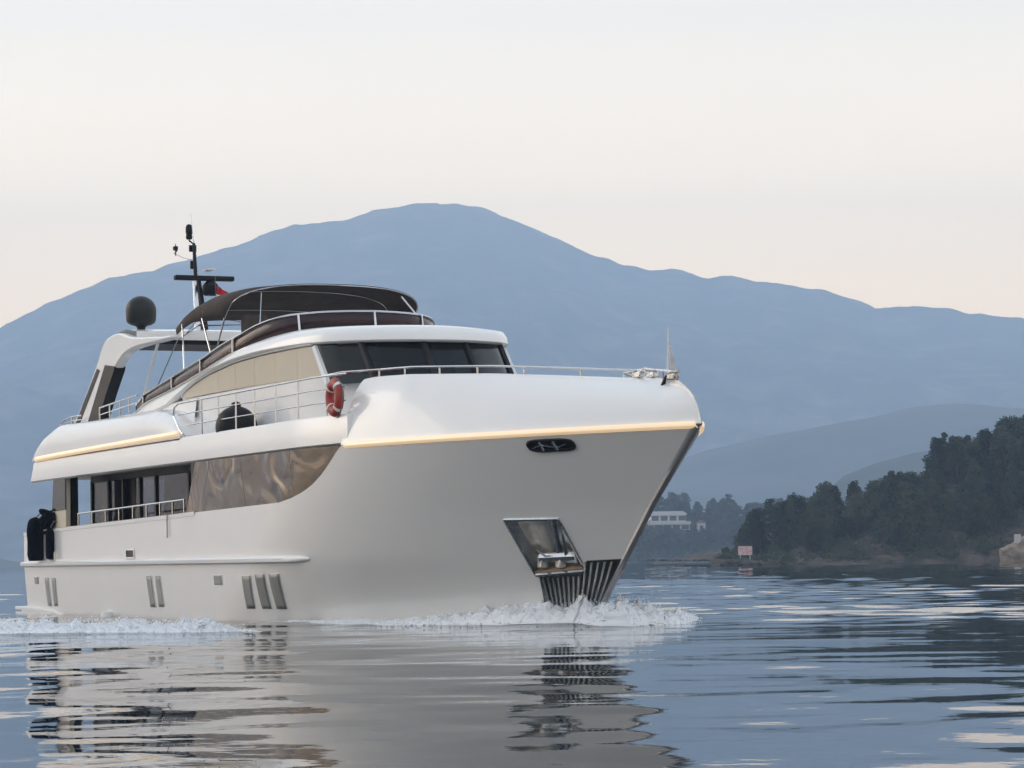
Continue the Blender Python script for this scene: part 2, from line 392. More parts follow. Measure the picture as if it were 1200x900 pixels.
SKY2 = [(500, 640), (560, 622), (640, 600), (700, 585), (760, 582), (787, 580), (800, 583), (819, 588), (831, 580), (844, 585), (857, 587), (867, 602), (880, 592), (900, 589), (940, 586), (1000, 580), (1100, 580), (1200, 600)]
D2 = 1150.0
S2 = sorted(img_z(a, b, D2) for a, b in SKY2)
def ground2(x, y):
    top = max(.6, interp(x, S2) - 10); s = 1060 + 8 * fbm(x * .02, 1.7, 4, 3); u = (y - s) / 70
    if u < 0: return max(-3, u * 20)
    return top * sstep(-.15, 1, u) * (1 - .5 * sstep(1.8, 4, u)) + 1.2 * fbm(x * .06, y * .06, 2, 4) * min(1, u * 3) + .8 * min(1, u * 10)
land('wooded_point', ground2, -60, 240, 1035, 1400, 130, 80, m_earth)

# trees: tapered trunk with limbs, crown of many small needle tufts in clumps
def leaf_mat(name, a, b_):
    m = bpy.data.materials.new(name); m.use_nodes = True; t = m.node_tree; b = t.nodes['Principled BSDF']; b.inputs['Roughness'].default_value = .8; b.inputs['Specular IOR Level'].default_value = .15
    o = t.nodes.new('ShaderNodeTexCoord'); n = t.nodes.new('ShaderNodeTexNoise'); n.inputs['Scale'].default_value = .8; n.inputs['Detail'].default_value = 4
    t.links.new(o.outputs['Object'], n.inputs['Vector'])
    oi = t.nodes.new('ShaderNodeObjectInfo')
    x = t.nodes.new('ShaderNodeMix'); x.data_type = 'RGBA'; x.inputs['A'].default_value = (*a, 1); x.inputs['B'].default_value = (*b_, 1)
    ad = t.nodes.new('ShaderNodeMath'); ad.operation = 'MULTIPLY_ADD'; ad.inputs[1].default_value = .7; t.links.new(oi.outputs['Random'], ad.inputs[0])
    ms = t.nodes.new('ShaderNodeMath'); ms.operation = 'SUBTRACT'; ms.inputs[1].default_value = .35; t.links.new(n.outputs[0], ms.inputs[0]); t.links.new(ms.outputs[0], ad.inputs[2])
    t.links.new(ad.outputs[0], x.inputs['Factor']); t.links.new(x.outputs['Result'], b.inputs['Base Color'])
    return m
M['needle'] = leaf_mat('pine_needles', (.018, .030, .020), (.085, .095, .050))
M['bushleaf'] = leaf_mat('maquis', (.022, .036, .022), (.06, .07, .038))
def tree_meshes(seed, H, W, style):
    r = random.Random(seed); tr = MB(); lf_v = []; lf_f = []
    lean = (r.uniform(-.05, .05) * H, r.uniform(-.05, .05) * H)
    tp = [(lean[0] * t * t, lean[1] * t * t, H * t * .93 - .5) for t in [0, .25, .5, .75, 1]]
    tr.tube(tp, .028 * H, 6, r2=.006 * H)
    clumps = []
    if style == 'cone':
        nb = 30
        for k in range(nb):
            t = .16 + .84 * (k / nb) ** .9; rad = W * .5 * (1.05 - t) ** .75 * r.uniform(.6, 1.15); a = r.uniform(0, 6.283)
            clumps.append((math.cos(a) * rad * .75, math.sin(a) * rad * .75, H * t, .115 * W + .28 * rad * r.uniform(.6, 1.1)))
        clumps.append((lean[0], lean[1], H * .99, .07 * W)); clumps.append((lean[0], lean[1], H * .92, .11 * W))
    else:
        nb = 34
        for k in range(nb):
            t = r.uniform(.22, 1); a = r.uniform(0, 6.283); env = math.sin(math.pi * (.16 + .80 * t)) ** .7
            rad = W * .5 * env * math.sqrt(r.uniform(.1, 1))
            clumps.append((math.cos(a) * rad, math.sin(a) * rad, H * (.12 + .86 * t), W * r.uniform(.10, .19)))
    for cx_, cy_, cz, cr in clumps:
        if r.random() < .5: tr.tube([(lean[0] * .3, lean[1] * .3, cz * .8), (cx_ * .6, cy_ * .6, cz * .95), (cx_, cy_, cz)], .008 * H, 4, r2=.003 * H, caps=False)
        n = int(52 * (cr / (.14 * W)) ** 1.3) + 14
        for _ in range(n):
            u = Vector((r.gauss(0, 1), r.gauss(0, 1), r.gauss(0, .8))); u = u.normalized() * cr * r.random() ** .4
            p = Vector((cx_, cy_, cz)) + u; s_ = .026 * H * r.uniform(.6, 1.35)
            ax = Vector((r.gauss(0, 1), r.gauss(0, 1), r.gauss(0, 1))).normalized(); bx = ax.orthogonal().normalized()
            o = len(lf_v); lf_v += [tuple(p + ax * s_ * 1.3), tuple(p + bx * s_ * .6), tuple(p - ax * s_ * 1.0), tuple(p - bx * s_ * .6)]; lf_f.append((o, o + 1, o + 2, o + 3))
    tm = bpy.data.meshes.new('trunk'); tm.from_pydata(tr.v, [], tr.f); tm.update(); tm.materials.append(M['bark'])
    lm = bpy.data.meshes.new('crown'); lm.from_pydata(lf_v, [], lf_f); lm.update(); lm.materials.append(M['needle'])
    return tm, lm
PROTO = [tree_meshes(100 + k, 7.0, [3.9, 4.6, 3.5, 5.0, 3.0, 4.4, 3.2, 5.2][k], ['round', 'cone', 'cone', 'round', 'cone', 'cone', 'cone', 'round'][k]) for k in range(8)]
def put_tree(k, x, y, z, s, name, label, group, wide=1):
    root = empty(name, (x, y, z), rnd.uniform(0, 6.28)); root.scale = (s * wide, s * wide, s); tag(root, label, 'tree', group)
    for nm, me in (('trunk', PROTO[k][0]), ('crown', PROTO[k][1])):
        o = bpy.data.objects.new(nm, me); C.objects.link(o); o.parent = root
    return root
# skyline trees of the near headland first, then its slopes
sx = -99
for x10 in range(350, 860, 17):
    x = x10 / 10 + rnd.uniform(-.6, .6)
    top = interp(x, S1); y = 432 + rnd.uniform(-4, 4); g = ground1(x, y); H = max(2.6, top - g + rnd.uniform(-.6, 1.5))
    z_ = put_tree(rnd.choice([0, 1, 2, 3, 4, 5, 6, 7]), x, y, g - .2, H / 7.0, 'pine_tree', 'dark green pine on the crest of the wooded headland, its top against the hazy hills', 'pines along the crest of the near headland', rnd.uniform(.8, 1.15))
n = 0
while n < 165:
    x = rnd.uniform(33, 92); y = rnd.uniform(384, 446); s0 = shore1(x); u = y - s0
    if u < 3.5: continue
    p_bare = fbm(x * .09, y * .05, 7, 2)
    if u < 17 and (abs(x - 43.5) < 2.8 or abs(x - 54.0) < 3.2 or (x > 71.5 and u < 8)) and rnd.random() < .8: continue
    H = rnd.choice([3.4, 4.4, 5.6, 7.0, 8.2]) * rnd.uniform(.85, 1.15) * (.75 if u < 8 else 1); g = ground1(x, y)
    if g + H > interp(x, S1) * y / D1 + .5: H = max(2, interp(x, S1) * y / D1 - g)
    put_tree(rnd.randrange(8), x, y, g - .2, H / 7, 'pine_tree', 'dark green pine among the crowded trees on the slope of the near headland', 'pines on the slope of the near headland', rnd.uniform(.85, 1.2))
    n += 1
for k in range(34):                       # the headland goes on past the edge of the photograph
    x = rnd.uniform(92, 130); y = rnd.uniform(400, 440); g = ground1(x, y)
    put_tree(rnd.randrange(8), x, y, g - .2, rnd.uniform(.7, 1.05), 'pine_tree', 'dark green pine among the crowded trees on the slope of the near headland', 'pines on the slope of the near headland', 1)
for k in range(150):
    x = rnd.uniform(20, 128); y = rnd.uniform(1075, 1160); g = ground2(x, y); H = rnd.uniform(7, 12)
    if abs(x - 61.5) < 11 and y < 1112: continue
    put_tree(rnd.randrange(8), x, y, g - .4, H / 7, 'broad_tree', 'hazy blue-green tree on the far wooded point behind the bow', 'trees on the far wooded point', 1.25)
for k in range(16):
    x = 61.5 - 13 + 26 * k / 15 + rnd.uniform(-1, 1); y = rnd.uniform(1066, 1080); g = ground2(x, y); H = rnd.uniform(8.0, 10.5)
    put_tree(rnd.choice([0, 3, 7]), x, y, min(g - .3, rnd.uniform(11.0, 13.8) - H), H / 7, 'broad_tree', 'hazy blue-green tree on the far wooded point behind the bow', 'trees on the far wooded point', 1.3)
# undergrowth between the trees
def undergrowth(name, fn, x0, x1, y0, y1, n, size, ok, label):
    rs = np.random.RandomState(5); vs = []; fs = []
    for _ in range(n):
        x = rs.uniform(x0, x1); y = rs.uniform(y0, y1)
        if not ok(x, y): continue
        z = fn(x, y); c = Vector((x, y, z + size * .3)); R_ = size * rs.uniform(.6, 1.6)
        for _ in range(26):
            u = Vector(rs.normal(size=3)).normalized() * R_ * rs.rand() ** .4; u.z *= .7; p = c + u
            ax = Vector(rs.normal(size=3)).normalized(); bx = ax.orthogonal().normalized(); s_ = size * .24 * rs.uniform(.6, 1.3); o = len(vs)
            vs += [tuple(p + ax * s_), tuple(p + bx * s_ * .7), tuple(p - ax * s_), tuple(p - bx * s_ * .7)]; fs.append((o, o + 1, o + 2, o + 3))
    me = bpy.data.meshes.new(name); me.from_pydata(vs, [], fs); me.update()
    o = link(name, me, M['bushleaf'], smooth=False); tag(o, label, 'undergrowth', kind='stuff'); return o
def ok1(x, y):
    u = y - shore1(x)
    if u < .6: return False
    if u < 16 and (abs(x - 43.5) < 2.4 or abs(x - 54.0) < 2.8 or (x > 71 and u < 8)): return rnd.random() < .10
    return True
undergrowth('undergrowth', ground1, 33, 128, 384, 446, 5200, .85, ok1, 'low green scrub growing between the pines of the near headland')
undergrowth('undergrowth', ground2, 15, 130, 1060, 1150, 1500, 2.6, lambda x, y: not (abs(x - 61.5) < 9 and 1070 < y < 1100), 'hazy scrub covering the far wooded point')

# rocks along the shore of the headland
def rock(name, x, y, z, sx_, sy_, sz_, seed, label, m):
    bm = bmesh.new(); bmesh.ops.create_icosphere(bm, subdivisions=5, radius=1)
    for v in bm.verts:
        d_ = 1 + .35 * fbm(v.co.x * 1.3, v.co.y * 1.3, v.co.z * 1.3 + seed, 5); d_ += .12 * fbm(v.co.x * 5, v.co.y * 5, v.co.z * 5 + seed, 4); v.co *= d_; v.co.z = max(-.5, v.co.z)
        v.co.x *= sx_; v.co.y *= sy_; v.co.z *= sz_
    me = bpy.data.meshes.new(name); bm.to_mesh(me); bm.free(); o = link(name, me, m, angle=25); o.location = (x, y, z); tag(o, label, 'rock'); return o
m_rock = terrain_mat('pale_rock', (.13, .10, .075), (.24, .19, .14), (.36, .30, .23), .5)
m_rock2 = terrain_mat('dark_rock', (.03, .03, .028), (.06, .055, .05), (.11, .10, .09), .7)
rx, ry = 74.6, 395.5
rock('rock_outcrop', rx - .6, ry, .2, 5.2, 2.6, 3.6, 3.3, 'pale tan rock outcrop at the foot of the near headland, under a small white sign', m_rock)
for k in range(16):
    x = 33.2 + k * 2.45 + rnd.uniform(-.7, .7); s = rnd.uniform(.5, 1.0)
    rock('shore_rock', x, shore1(x) + .6, .05, 1.4 * s, .8 * s, .55 * s, k * 3.1, 'dark low rock at the waterline of the near headland', m_rock2)['group'] = 'dark rocks along the headland waterline'
def board(name, x, y, z0, z1, w_, h_, m, label, posts):
    r_ = empty(name, (x, y, 0)); tag(r_, label, 'sign')
    MB().box(-w_ / 2, w_ / 2, -.05, .05, z1 - h_, z1).build('sign_board', m, r_, bevel=.02)
    for px_ in posts: MB().tube([(px_, .1, z0), (px_, .1, z1 - .1)], .07, 6).build('post', M['steeldark'], r_)
    return r_
m_board = bpy.data.materials.new('faded_board'); m_board.use_nodes = True; t = m_board.node_tree; b = t.nodes['Principled BSDF']; b.inputs['Roughness'].default_value = .7
o = t.nodes.new('ShaderNodeTexCoord'); n_ = t.nodes.new('ShaderNodeTexNoise'); n_.inputs['Scale'].default_value = 2.2; n_.inputs['Detail'].default_value = 4; t.links.new(o.outputs['Object'], n_.inputs[0])
r_ = t.nodes.new('ShaderNodeValToRGB'); r_.color_ramp.elements[0].position = .42; r_.color_ramp.elements[0].color = (.62, .28, .27, 1); r_.color_ramp.elements[1].position = .62; r_.color_ramp.elements[1].color = (.62, .56, .55, 1)
t.links.new(n_.outputs[0], r_.inputs[0]); t.links.new(r_.outputs[0], b.inputs['Base Color'])
bx, bz = img_z(876, 640, 408); board('notice_board', bx, 408, -.5, bz, 2.05, 1.3, m_board, 'pale pinkish notice board on posts at the tip of the near headland', (-.7, .7))
bx, bz = img_z(1195.5, 626, 394); board('small_sign', bx, 394.2, 2.0, bz, .95, 1.25, M['wall'], 'small white sign standing on the pale rock outcrop', (0,))
rock('shore_rock', img_z(872, 660, 408)[0], 408, .1, 3.0, 1.4, .9, 91, 'dark flat rock ledge carrying the pinkish notice board', m_rock2)

# white terraced hotel on the far point
def hotel():
    x0, z0 = img_z(759, 621, 1085); x1, z1 = img_z(811, 599, 1085)
    r_ = empty('terraced_hotel', ((x0 + x1) / 2, 1085, z0)); tag(r_, 'white two-storey terraced building among trees on the far wooded point', 'building')
    w_ = x1 - x0; h_ = z1 - z0
    MB().box(-w_ / 2, w_ / 2, 0, 8, -4, h_ * .42).box(-w_ * .36, w_ * .42, 4, 12, h_ * .42, h_ * .86).build('wall', M['wall'], r_)
    MB().prism([(-w_ * .40, h_ * .86), (w_ * .46, h_ * .86), (w_ * .36, h_ * 1.02), (-w_ * .30, h_ * 1.02)], 3.4, 12.6).build('roof', M['wall'], r_)
    for k in range(5):
        xx = -w_ * .40 + k * w_ * .2
        MB().box(xx - 1.35, xx + 1.35, -.06, .05, h_ * .0, h_ * .24).build('window', M['pane'], r_)
    for k in range(4):
        xx = -w_ * .26 + k * w_ * .2
        MB().box(xx - 1.3, xx + 1.3, 3.94, 4.05, h_ * .50, h_ * .76).build('window', M['pane'], r_)
    MB().box(-w_ / 2 - .4, w_ / 2 + .4, -1.2, 0, h_ * .28, h_ * .44).build('balcony', M['wall'], r_)
    MB().box(-w_ * .38, w_ * .44, 2.9, 4, h_ * .78, h_ * .90).build('balcony', M['wall'], r_)
hotel()
hx, hz_ = img_z(825, 622, 1090)
r_ = empty('small_house', (hx, 1090, hz_)); tag(r_, 'small pale house half hidden by trees beyond the terraced building', 'building')
MB().box(-1.6, 1.6, 0, 4, -3, 3.0).build('wall', M['wall'], r_)
MB().prism([(-2, 3.0), (2, 3.0), (0, 4.3)], -.3, 4.3).build('roof', M['tile'], r_)
MB().box(-.6, .6, -.05, .05, .6, 2.0).build('window', M['pane'], r_)
jx0 = img_z(768, 660, 1055)[0]; jx1 = img_z(856, 660, 1055)[0]
r_ = empty('jetty', (jx0, 1050, 0)); tag(r_, 'long low pale jetty along the water below the far wooded point', 'jetty')
MB().box(0, jx1 - jx0, -1, 1, .55, .95).build('deck', M['wall'], r_)
for k in range(9): MB().tube([(k * (jx1 - jx0) / 8.2 + .3, 0, -2), (k * (jx1 - jx0) / 8.2 + .3, 0, .6)], .18, 6).build('pile', M['bark'], r_)

# ================================================================== YACHT
yacht = empty('motor_yacht', BO, BROT)
tag(yacht, 'large white motor yacht cruising with bow wave, warm light strip along its flared bow', 'yacht')
Y = yacht
# ---- hull shell
NS, NV = 230, 44
def svals():
    s = np.linspace(0, 1, NS); return list(1 - (1 - s) ** 1.35)
SV = svals()
def hull_pt(s, v):
    Xk = STERN + (stem_x(KN) - STERN) * s
    zt = hull_top(Xk) if s < .9 else KN
    z = -1.1 + (zt + 1.1) * v
    X = STERN + (stem_x(z) - STERN) * s
    return X, max(half(X, z), .035), z
def hull_bm():
    rows = []
    for j in range(NV + 1):
        v = j / NV; st = [hull_pt(s, v) for s in SV]
        rows.append([(X, -y, z) for X, y, z in st] + [(X, y, z) for X, y, z in reversed(st)])
    mb = MB().grid(rows)
    # transom
    rows2 = []
    for j in range(NV + 1):
        X, y, z = hull_pt(0, j / NV); rows2.append([(X, -y, z), (X, -y * .33, z), (X, y * .33, z), (X, y, z)])
    mb.grid(rows2)
    me = bpy.data.meshes.new('hull'); me.from_pydata(mb.v, [], mb.f); me.update()
    bm = bmesh.new(); bm.from_mesh(me); bmesh.ops.remove_doubles(bm, verts=bm.verts, dist=1e-4); bmesh.ops.recalc_face_normals(bm, faces=bm.faces)
    bpy.data.meshes.remove(me); return bm
bm = hull_bm()
PK = [(-.57, 1.92), (.57, 1.91), (.52, 1.02), (-.57, .95)]
for sgn in (-1, 1):
    n = len(PK)
    cx_ = sum(p[0] for p in PK) / n; cz_ = sum(p[1] for p in PK) / n
    for i in range(n):
        a, b_ = PK[i], PK[(i + 1) % n]; d_ = Vector((b_[0] - a[0], 0, b_[1] - a[1])); nr = Vector((-d_.z, 0, d_.x)).normalized()
        sel = [f for f in bm.faces if f.calc_center_median().y * sgn > 0 and abs(f.calc_center_median().x - cx_) < 1.3 and abs(f.calc_center_median().z - cz_) < 1.1]
        geom = list({v for f in sel for v in f.verts}) + list({e_ for f in sel for e_ in f.edges}) + sel
        bmesh.ops.bisect_plane(bm, geom=geom, dist=1e-5, plane_co=(a[0], 0, a[1]), plane_no=nr)
    def inside(p):
        s0 = 0
        for i in range(n):
            a, b_ = PK[i], PK[(i + 1) % n]; c_ = (b_[0] - a[0]) * (p.z - a[1]) - (b_[1] - a[1]) * (p.x - a[0])
            if s0 == 0: s0 = 1 if c_ > 0 else -1
            elif c_ * s0 < 0: return False
        return True
    dele = [f for f in bm.faces if f.calc_center_median().y * sgn > 0 and inside(f.calc_center_median())]
    bmesh.ops.delete(bm, geom=dele, context='FACES')
me = bpy.data.meshes.new('hull'); bm.to_mesh(me); bm.free()
hull = link('hull', me, M['gel'], Y, angle=40)
def hp(X, z, off=0, sgn=-1):
    """a point on the hull skin, moved outward by off"""
    y = half(X, z); e_ = .02
    tx = Vector((1, (half(X + e_, z) - y) / e_, 0)); tz = Vector((0, (half(X, z + e_) - y) / e_, 1))
    nrm = tz.cross(tx).normalized() if tz.cross(tx).y > 0 else -tz.cross(tx).normalized()
    p = Vector((X, y, z)) + nrm * off
    return (p.x, sgn * p.y, p.z)
def patch(poly4, off, nx=8, nz=8, sgn=-1, thick=0, inset=None):
    (a, b_, c_, d_) = poly4; rows = []
    for j in range(nz + 1):
        v = j / nz; row = []
        for i in range(nx + 1):
            u = i / nx
            x = (1 - v) * ((1 - u) * a[0] + u * b_[0]) + v * ((1 - u) * d_[0] + u * c_[0]); z = (1 - v) * ((1 - u) * a[1] + u * b_[1]) + v * ((1 - u) * d_[1] + u * c_[1])
            row.append(hp(x, z, off, sgn))
        rows.append(row)
    return rows
# anchor pockets: stainless recess with anchor and shank, ribbed skid plate below
def lerp2(a, b_, t): return (a[0] + (b_[0] - a[0]) * t, a[1] + (b_[1] - a[1]) * t)
for sgn in (-1, 1):
    loop = []
    for i in range(4):
        for k in range(8): loop.append(lerp2(PK[i], PK[(i + 1) % 4], k / 8))
    outer = [Vector(hp(x, z, .002, sgn)) for x, z in loop]
    inn = [p + Vector((-.22, -sgn * .34, -.02)) for p in outer]
    mb = MB().add(outer + inn, [(i, (i + 1) % 32, (i + 1) % 32 + 32, i + 32) for i in range(32)])
    cen = sum(inn, Vector()) / 32
    mb.add(inn + [cen], [(i, (i + 1) % 32, 32) for i in range(32)])
    pk = mb.build('anchor_pocket', M['pocket'], Y, angle=30)
    rim = MB().tube([Vector(hp(x, z, .012, sgn)) for x, z in loop + loop[:1]], .03, 6); rim.build('rim', M['steel'], pk)
    base = Vector(hp(.12, 1.06, -.16, sgn))
    ledge = MB().grid([[Vector(hp(-.54, .99, .03, sgn)), Vector(hp(.0, 1.02, .03, sgn)), Vector(hp(.50, 1.05, .03, sgn))], [Vector(hp(-.54, .98, -.35, sgn)), Vector(hp(0, 1.01, -.35, sgn)), Vector(hp(.50, 1.04, -.30, sgn))]])
    ledge.build('ledge', M['teak'], pk, solid=.05)
    an = MB()
    hd = Vector((0, -sgn * .06, 0))
    p0 = Vector(hp(.06, 1.22, -.10, sgn)); p1 = Vector(hp(.30, 1.86, -.16, sgn))
    an.tube([p0, p0.lerp(p1, .5), p1], .055, 8, r2=.045)
    for q in (-.40, .33):
        tip = Vector(hp(.06 + q, 1.62 if q > 0 else 1.34, -.07, sgn)); mid = Vector(hp(.06 + q * .6, 1.24, -.05, sgn))
        an.tube([p0, mid, tip], .085, 8, r2=.02, squash=.45)
    an.tube([Vector(hp(-.33, 1.2, -.08, sgn)), Vector(hp(.42, 1.22, -.08, sgn))], .09, 8)
    an.build('anchor', M['steel'], Y, angle=40)
    for q, w_ in ((-.36, .2), (.02, .2)):
        c0 = Vector(hp(q, 1.07, -.02, sgn)); MB().box(c0.x - w_ / 2, c0.x + w_ / 2, c0.y - .07, c0.y + .07, c0.z - .02, c0.z + .2).build('chain_stopper', M['steeldark'], pk, bevel=.02)
    fl = MB().grid([[hp(.16, 1.14, -.04, sgn), hp(.44, 1.15, .02, sgn)], [hp(.20, 1.30, -.1, sgn), hp(.44, 1.31, -.03, sgn)]])
    fl.build('marker_plate', M['white'], pk, solid=.02)
    # skid plate: from below the ledge down to the water, wrapping to the stem
    def band(off):
        rows = []
        for j in range(9):
            v = j / 8; row = []
            for i in range(25):
                u = i / 24
                zt = .93 + .06 * u + .22 * sstep(.55, .60, u); z = zt + (.12 - zt) * v
                xl = -.52 - .43 * v * .9; xr = stem_x(z) - .05
                row.append(hp(xl + (xr - xl) * u, z, off, sgn))
            rows.append(row)
        return rows
    sp = MB().grid(band(.012)).build('skid_plate', M['skid'], Y)
    bars = MB()
    for k in range(13):
        u = .05 + k * .07
        pts = []
        for v in (0.03, .25, .5, .75, 1):
            zt = .92 + .06 * u + .22 * sstep(.55, .60, u); z = zt + (.12 - zt) * v; xl = -.52 - .40 * v; xr = stem_x(z) - .05
            pts.append(hp(xl + (xr - xl) * min(.97, u + .10 * v), z, .03, sgn))
        bars.tube(pts, .020, 6)
    bars.build('slats', M['steeldark'], sp)
    MB().tube([hp(-.55 + 1.04 * k / 10, .95 + .06 * k / 10, .03, sgn) for k in range(11)], .035, 6).build('edge_bar', M['steel'], sp)

# stem band of bright metal down the cutwater
rows = []
for j in range(60):
    z = -.6 + (KN + .6) * j / 59; xs = stem_x(z); xb = xs - .07 - .05 * j / 59
    rows.append([(xb, -half(xb, z) - .008, z), (xs - .01, -.05, z), (xs + .025, 0, z), (xs - .01, .05, z), (xb, half(xb, z) + .008, z)])
MB().grid(rows).build('stem_band', M['stem'], Y, angle=50)
# rub rail along the after half of the topsides
def rail_sec(X, r_, z):
    y = half(X, z); return [(X, -(y + r_ * a), z + b_) for a, b_ in ((-.1, .075), (.7, .07), (1, .035), (.92, -.03), (.5, -.055), (-.1, -.06))]
for sgn in (-1, 1):
    rows = []
    for k in range(64):
        X = STERN + (-6.35 - STERN) * k / 63; f_ = 1 if X < -6.9 else max(.05, (-6.35 - X) / .55) ** .6
        rows.append([(x, -sgn * y, 1.27 + (z - 1.27) * (.35 + .65 * f_) + .02 * (1 - f_)) for x, y, z in rail_sec(X, .11 * f_, 1.27)])
    mb = MB().grid(rows); mb.add(rows[0], [tuple(range(6))]); mb.build('rub_rail', M['gel2'], Y, angle=50)
# hull ports
def port_panel(name, quad, m, off=.012, sgn=-1, frame=True):
    o_ = MB().grid(patch(quad, off, 4, 8, sgn)).build(name, m, Y, solid=.012)
    if frame:
        seq = []
        for i in range(4):
            for k in range(5): seq.append(lerp2(quad[i], quad[(i + 1) % 4], k / 5))
        MB().tube([hp(x, z, .010, sgn) for x, z in seq + seq[:1]], .008, 5, caps=False).build('frame', M['gel2'], o_)
    return o_
slots = [[(-9.53, .97), (-9.08, .97), (-9.30, .31), (-9.69, .31)], [(-8.84, 1.0), (-8.39, 1.0), (-8.60, .31), (-8.99, .31)], [(-8.19, 1.01), (-7.75, 1.01), (-7.98, .31), (-8.39, .31)],
         [(-16.29, .97), (-15.89, .97), (-15.78, .28), (-16.18, .28)], [(-15.59, .97), (-15.23, .97), (-15.12, .29), (-15.51, .29)], [(-25.52, .93), (-25.14, .93), (-25.06, .22), (-25.43, .22)], [(-24.77, .93), (-24.41, .93), (-24.42, .22), (-24.78, .22)]]
for qd in slots:
    for sgn in (-1, 1): port_panel('hull_window', [qd[3], qd[2], qd[1], qd[0]], M['slot'], sgn=sgn)
for qd in ([(-11.35, .98), (-10.84, .98), (-10.82, .79), (-11.34, .79)], [(-26.69, .95), (-26.29, .95), (-26.29, .78), (-26.70, .78)]):
    port_panel('vent', [qd[3], qd[2], qd[1], qd[0]], M['slot'])
for X0 in (-17.77, -24.91):
    v_ = port_panel('freeing_port', [(X0, 1.38), (X0 + .62, 1.38), (X0 + .62, 1.56), (X0, 1.56)], M['seamdark'], frame=False)
    MB().tube([hp(X0 + a, z, .02) for a, z in ((0, 1.38), (.62, 1.38), (.62, 1.56), (0, 1.56), (0, 1.38))], .022, 6).build('frame', M['steel'], v_)
# fairlead high on the bow
for sgn in (-1,):
    seq = []
    for k in range(40):
        a = 2 * math.pi * k / 40; c_, s_ = math.cos(a), math.sin(a)
        seq.append((1.33 + .46 * math.copysign(abs(c_) ** .5, c_), 3.155 + .085 * math.copysign(abs(s_) ** .6, s_) + .0))
    fo = MB().add([hp(x, z, .012, sgn) for x, z in seq] + [hp(1.33, 3.155, .012, sgn)], [(i, (i + 1) % 40, 40) for i in range(40)]).build('fairlead', M['seamdark'], Y)
    MB().tube([hp(x, z, .02, sgn) for x, z in seq + seq[:1]], .028, 6, caps=False).build('rim', M['black'], fo)
    rl = MB()
    for q in (-.18, .1): rl.tube([hp(1.33 + q, 3.08, .03, sgn), hp(1.33 + q, 3.23, .03, sgn)], .035, 8)
    rl.tube([hp(.97, 3.13, .03, sgn), hp(1.15, 3.17, .035, sgn), hp(1.45, 3.12, .03, sgn), hp(1.66, 3.17, .03, sgn)], .02, 6)
    rl.build('roller', M['steel'], fo)

# ---- light strips
bowX = [-3.95 + (4.16 + 3.95) * (1 - (1 - k / 60) ** 1.3) for k in range(61)]
for sgn in (-1, 1):
    MB().grid([[hp(X, KN - .065, .012, sgn), hp(X, KN - .01, .035, sgn), hp(X, KN + .045, .012, sgn)] for X in bowX]).build('light_strip', M['led'], Y, solid=.008)
    rows = []
    for k in range(41):
        X = -26.3 + 12.7 * k / 40; y = half(X, 3.3); z0 = interp(X, [(-26.3, 3.90), (-13.6, 3.97)])
        rows.append([(X, sgn * (y + .012), z0), (X, sgn * (y + .035), z0 + .065), (X, sgn * (y + .010), z0 + .13)])
    MB().grid(rows).build('light_strip', M['led'], Y, solid=.008)
# ---- upper hull: side band under the upper deck, bow bulwark, stern fairing
def band_half(X): return half(X, 3.3)
for sgn in (-1, 1):
    rows = []
    for k in range(90):
        X = -27.0 + (-3.9 + 27.0) * k / 89; y = band_half(X)
        zt = 3.95 if X > -13.6 else 3.92
        sweep = 0
        sl_ = max(0, 1 - (X + 27.0) / 1.5) ** 1.0 * .38
        y -= .008
        rows.append([(X, sgn * (y - .6), KN + .10), (X, sgn * (y - .05), KN + .0), (X, sgn * y, KN + .04), (X + sl_, sgn * y, zt - .04), (X + sl_, sgn * (y - .03), zt), (X + sl_, sgn * (y - .13), zt), (X + sl_, sgn * (y - .14), KN + .32)])
    mb = MB().grid(rows)
    mb.add(rows[0], [tuple(range(7))]); mb.add(rows[-1], [tuple(range(7))])
    mb.build('upper_deck_edge', M['gel'], Y, angle=45)
BT = [(-4.10, 3.96), (-4.09, 4.40), (-4.06, 4.54), (-4.0, 4.60), (-3.6, 4.62), (-2.5, 4.60), (-.5, 4.50), (1.0, 4.38), (2.4, 4.26), (4.4, 4.12)]
def bow_sec(s, v):
    """bulwark above the knuckle: s along the bow, v up; it leans inboard with a rounded top"""
    Xk = -4.10 + (stem_x(KN) + .03 + 4.10) * s
    y = half(Xk, KN); zt = interp(Xk, BT)
    ins = interp(Xk, [(-4.16, .48), (-2.5, .50), (-.5, .72), (4.4, .80)])
    # inward direction of the plan curve
    e_ = .03; dy = (half(min(Xk + e_, 4.2), KN) - half(min(Xk + e_, 4.2) - 2 * e_, KN)) / (2 * e_); nrm = Vector((-dy, 1)).normalized()
    Hr = interp(Xk, [(-3.6, 1.24), (-2.5, 1.22), (-.5, 1.12), (1.0, 1.0), (2.4, .88), (4.4, .74)]); vh = v; v = v * (zt - KN) / Hr; lin = interp(Xk, [(0, .62), (3.6, .30)]); a = ins * (lin * v + (1 - lin) * v ** 3.2)
    nx = nrm.x; ny = nrm.y
    if s > .9: k = (s - .9) / .1; nx = nx * (1 - k) + 1.0 * k; ny = ny * (1 - k)
    X = Xk - nx * a; yy = max(0, y - ny * a)
    return (X, yy, KN + (zt - KN) * vh)
rows = []
SB = [.0, .0018, .0036, .007, .011, .017, .024, .034, .045] + [.06 + .94 * (1 - (1 - k / 80) ** 1.25) for k in range(81)]
NVB = 18
for j in range(NVB + 1):
    v = j / NVB; st = [bow_sec(s, v) for s in SB]
    rows.append([(a, -b_, c_) for a, b_, c_ in st] + [(a, b_, c_) for a, b_, c_ in reversed(st[:-1])])
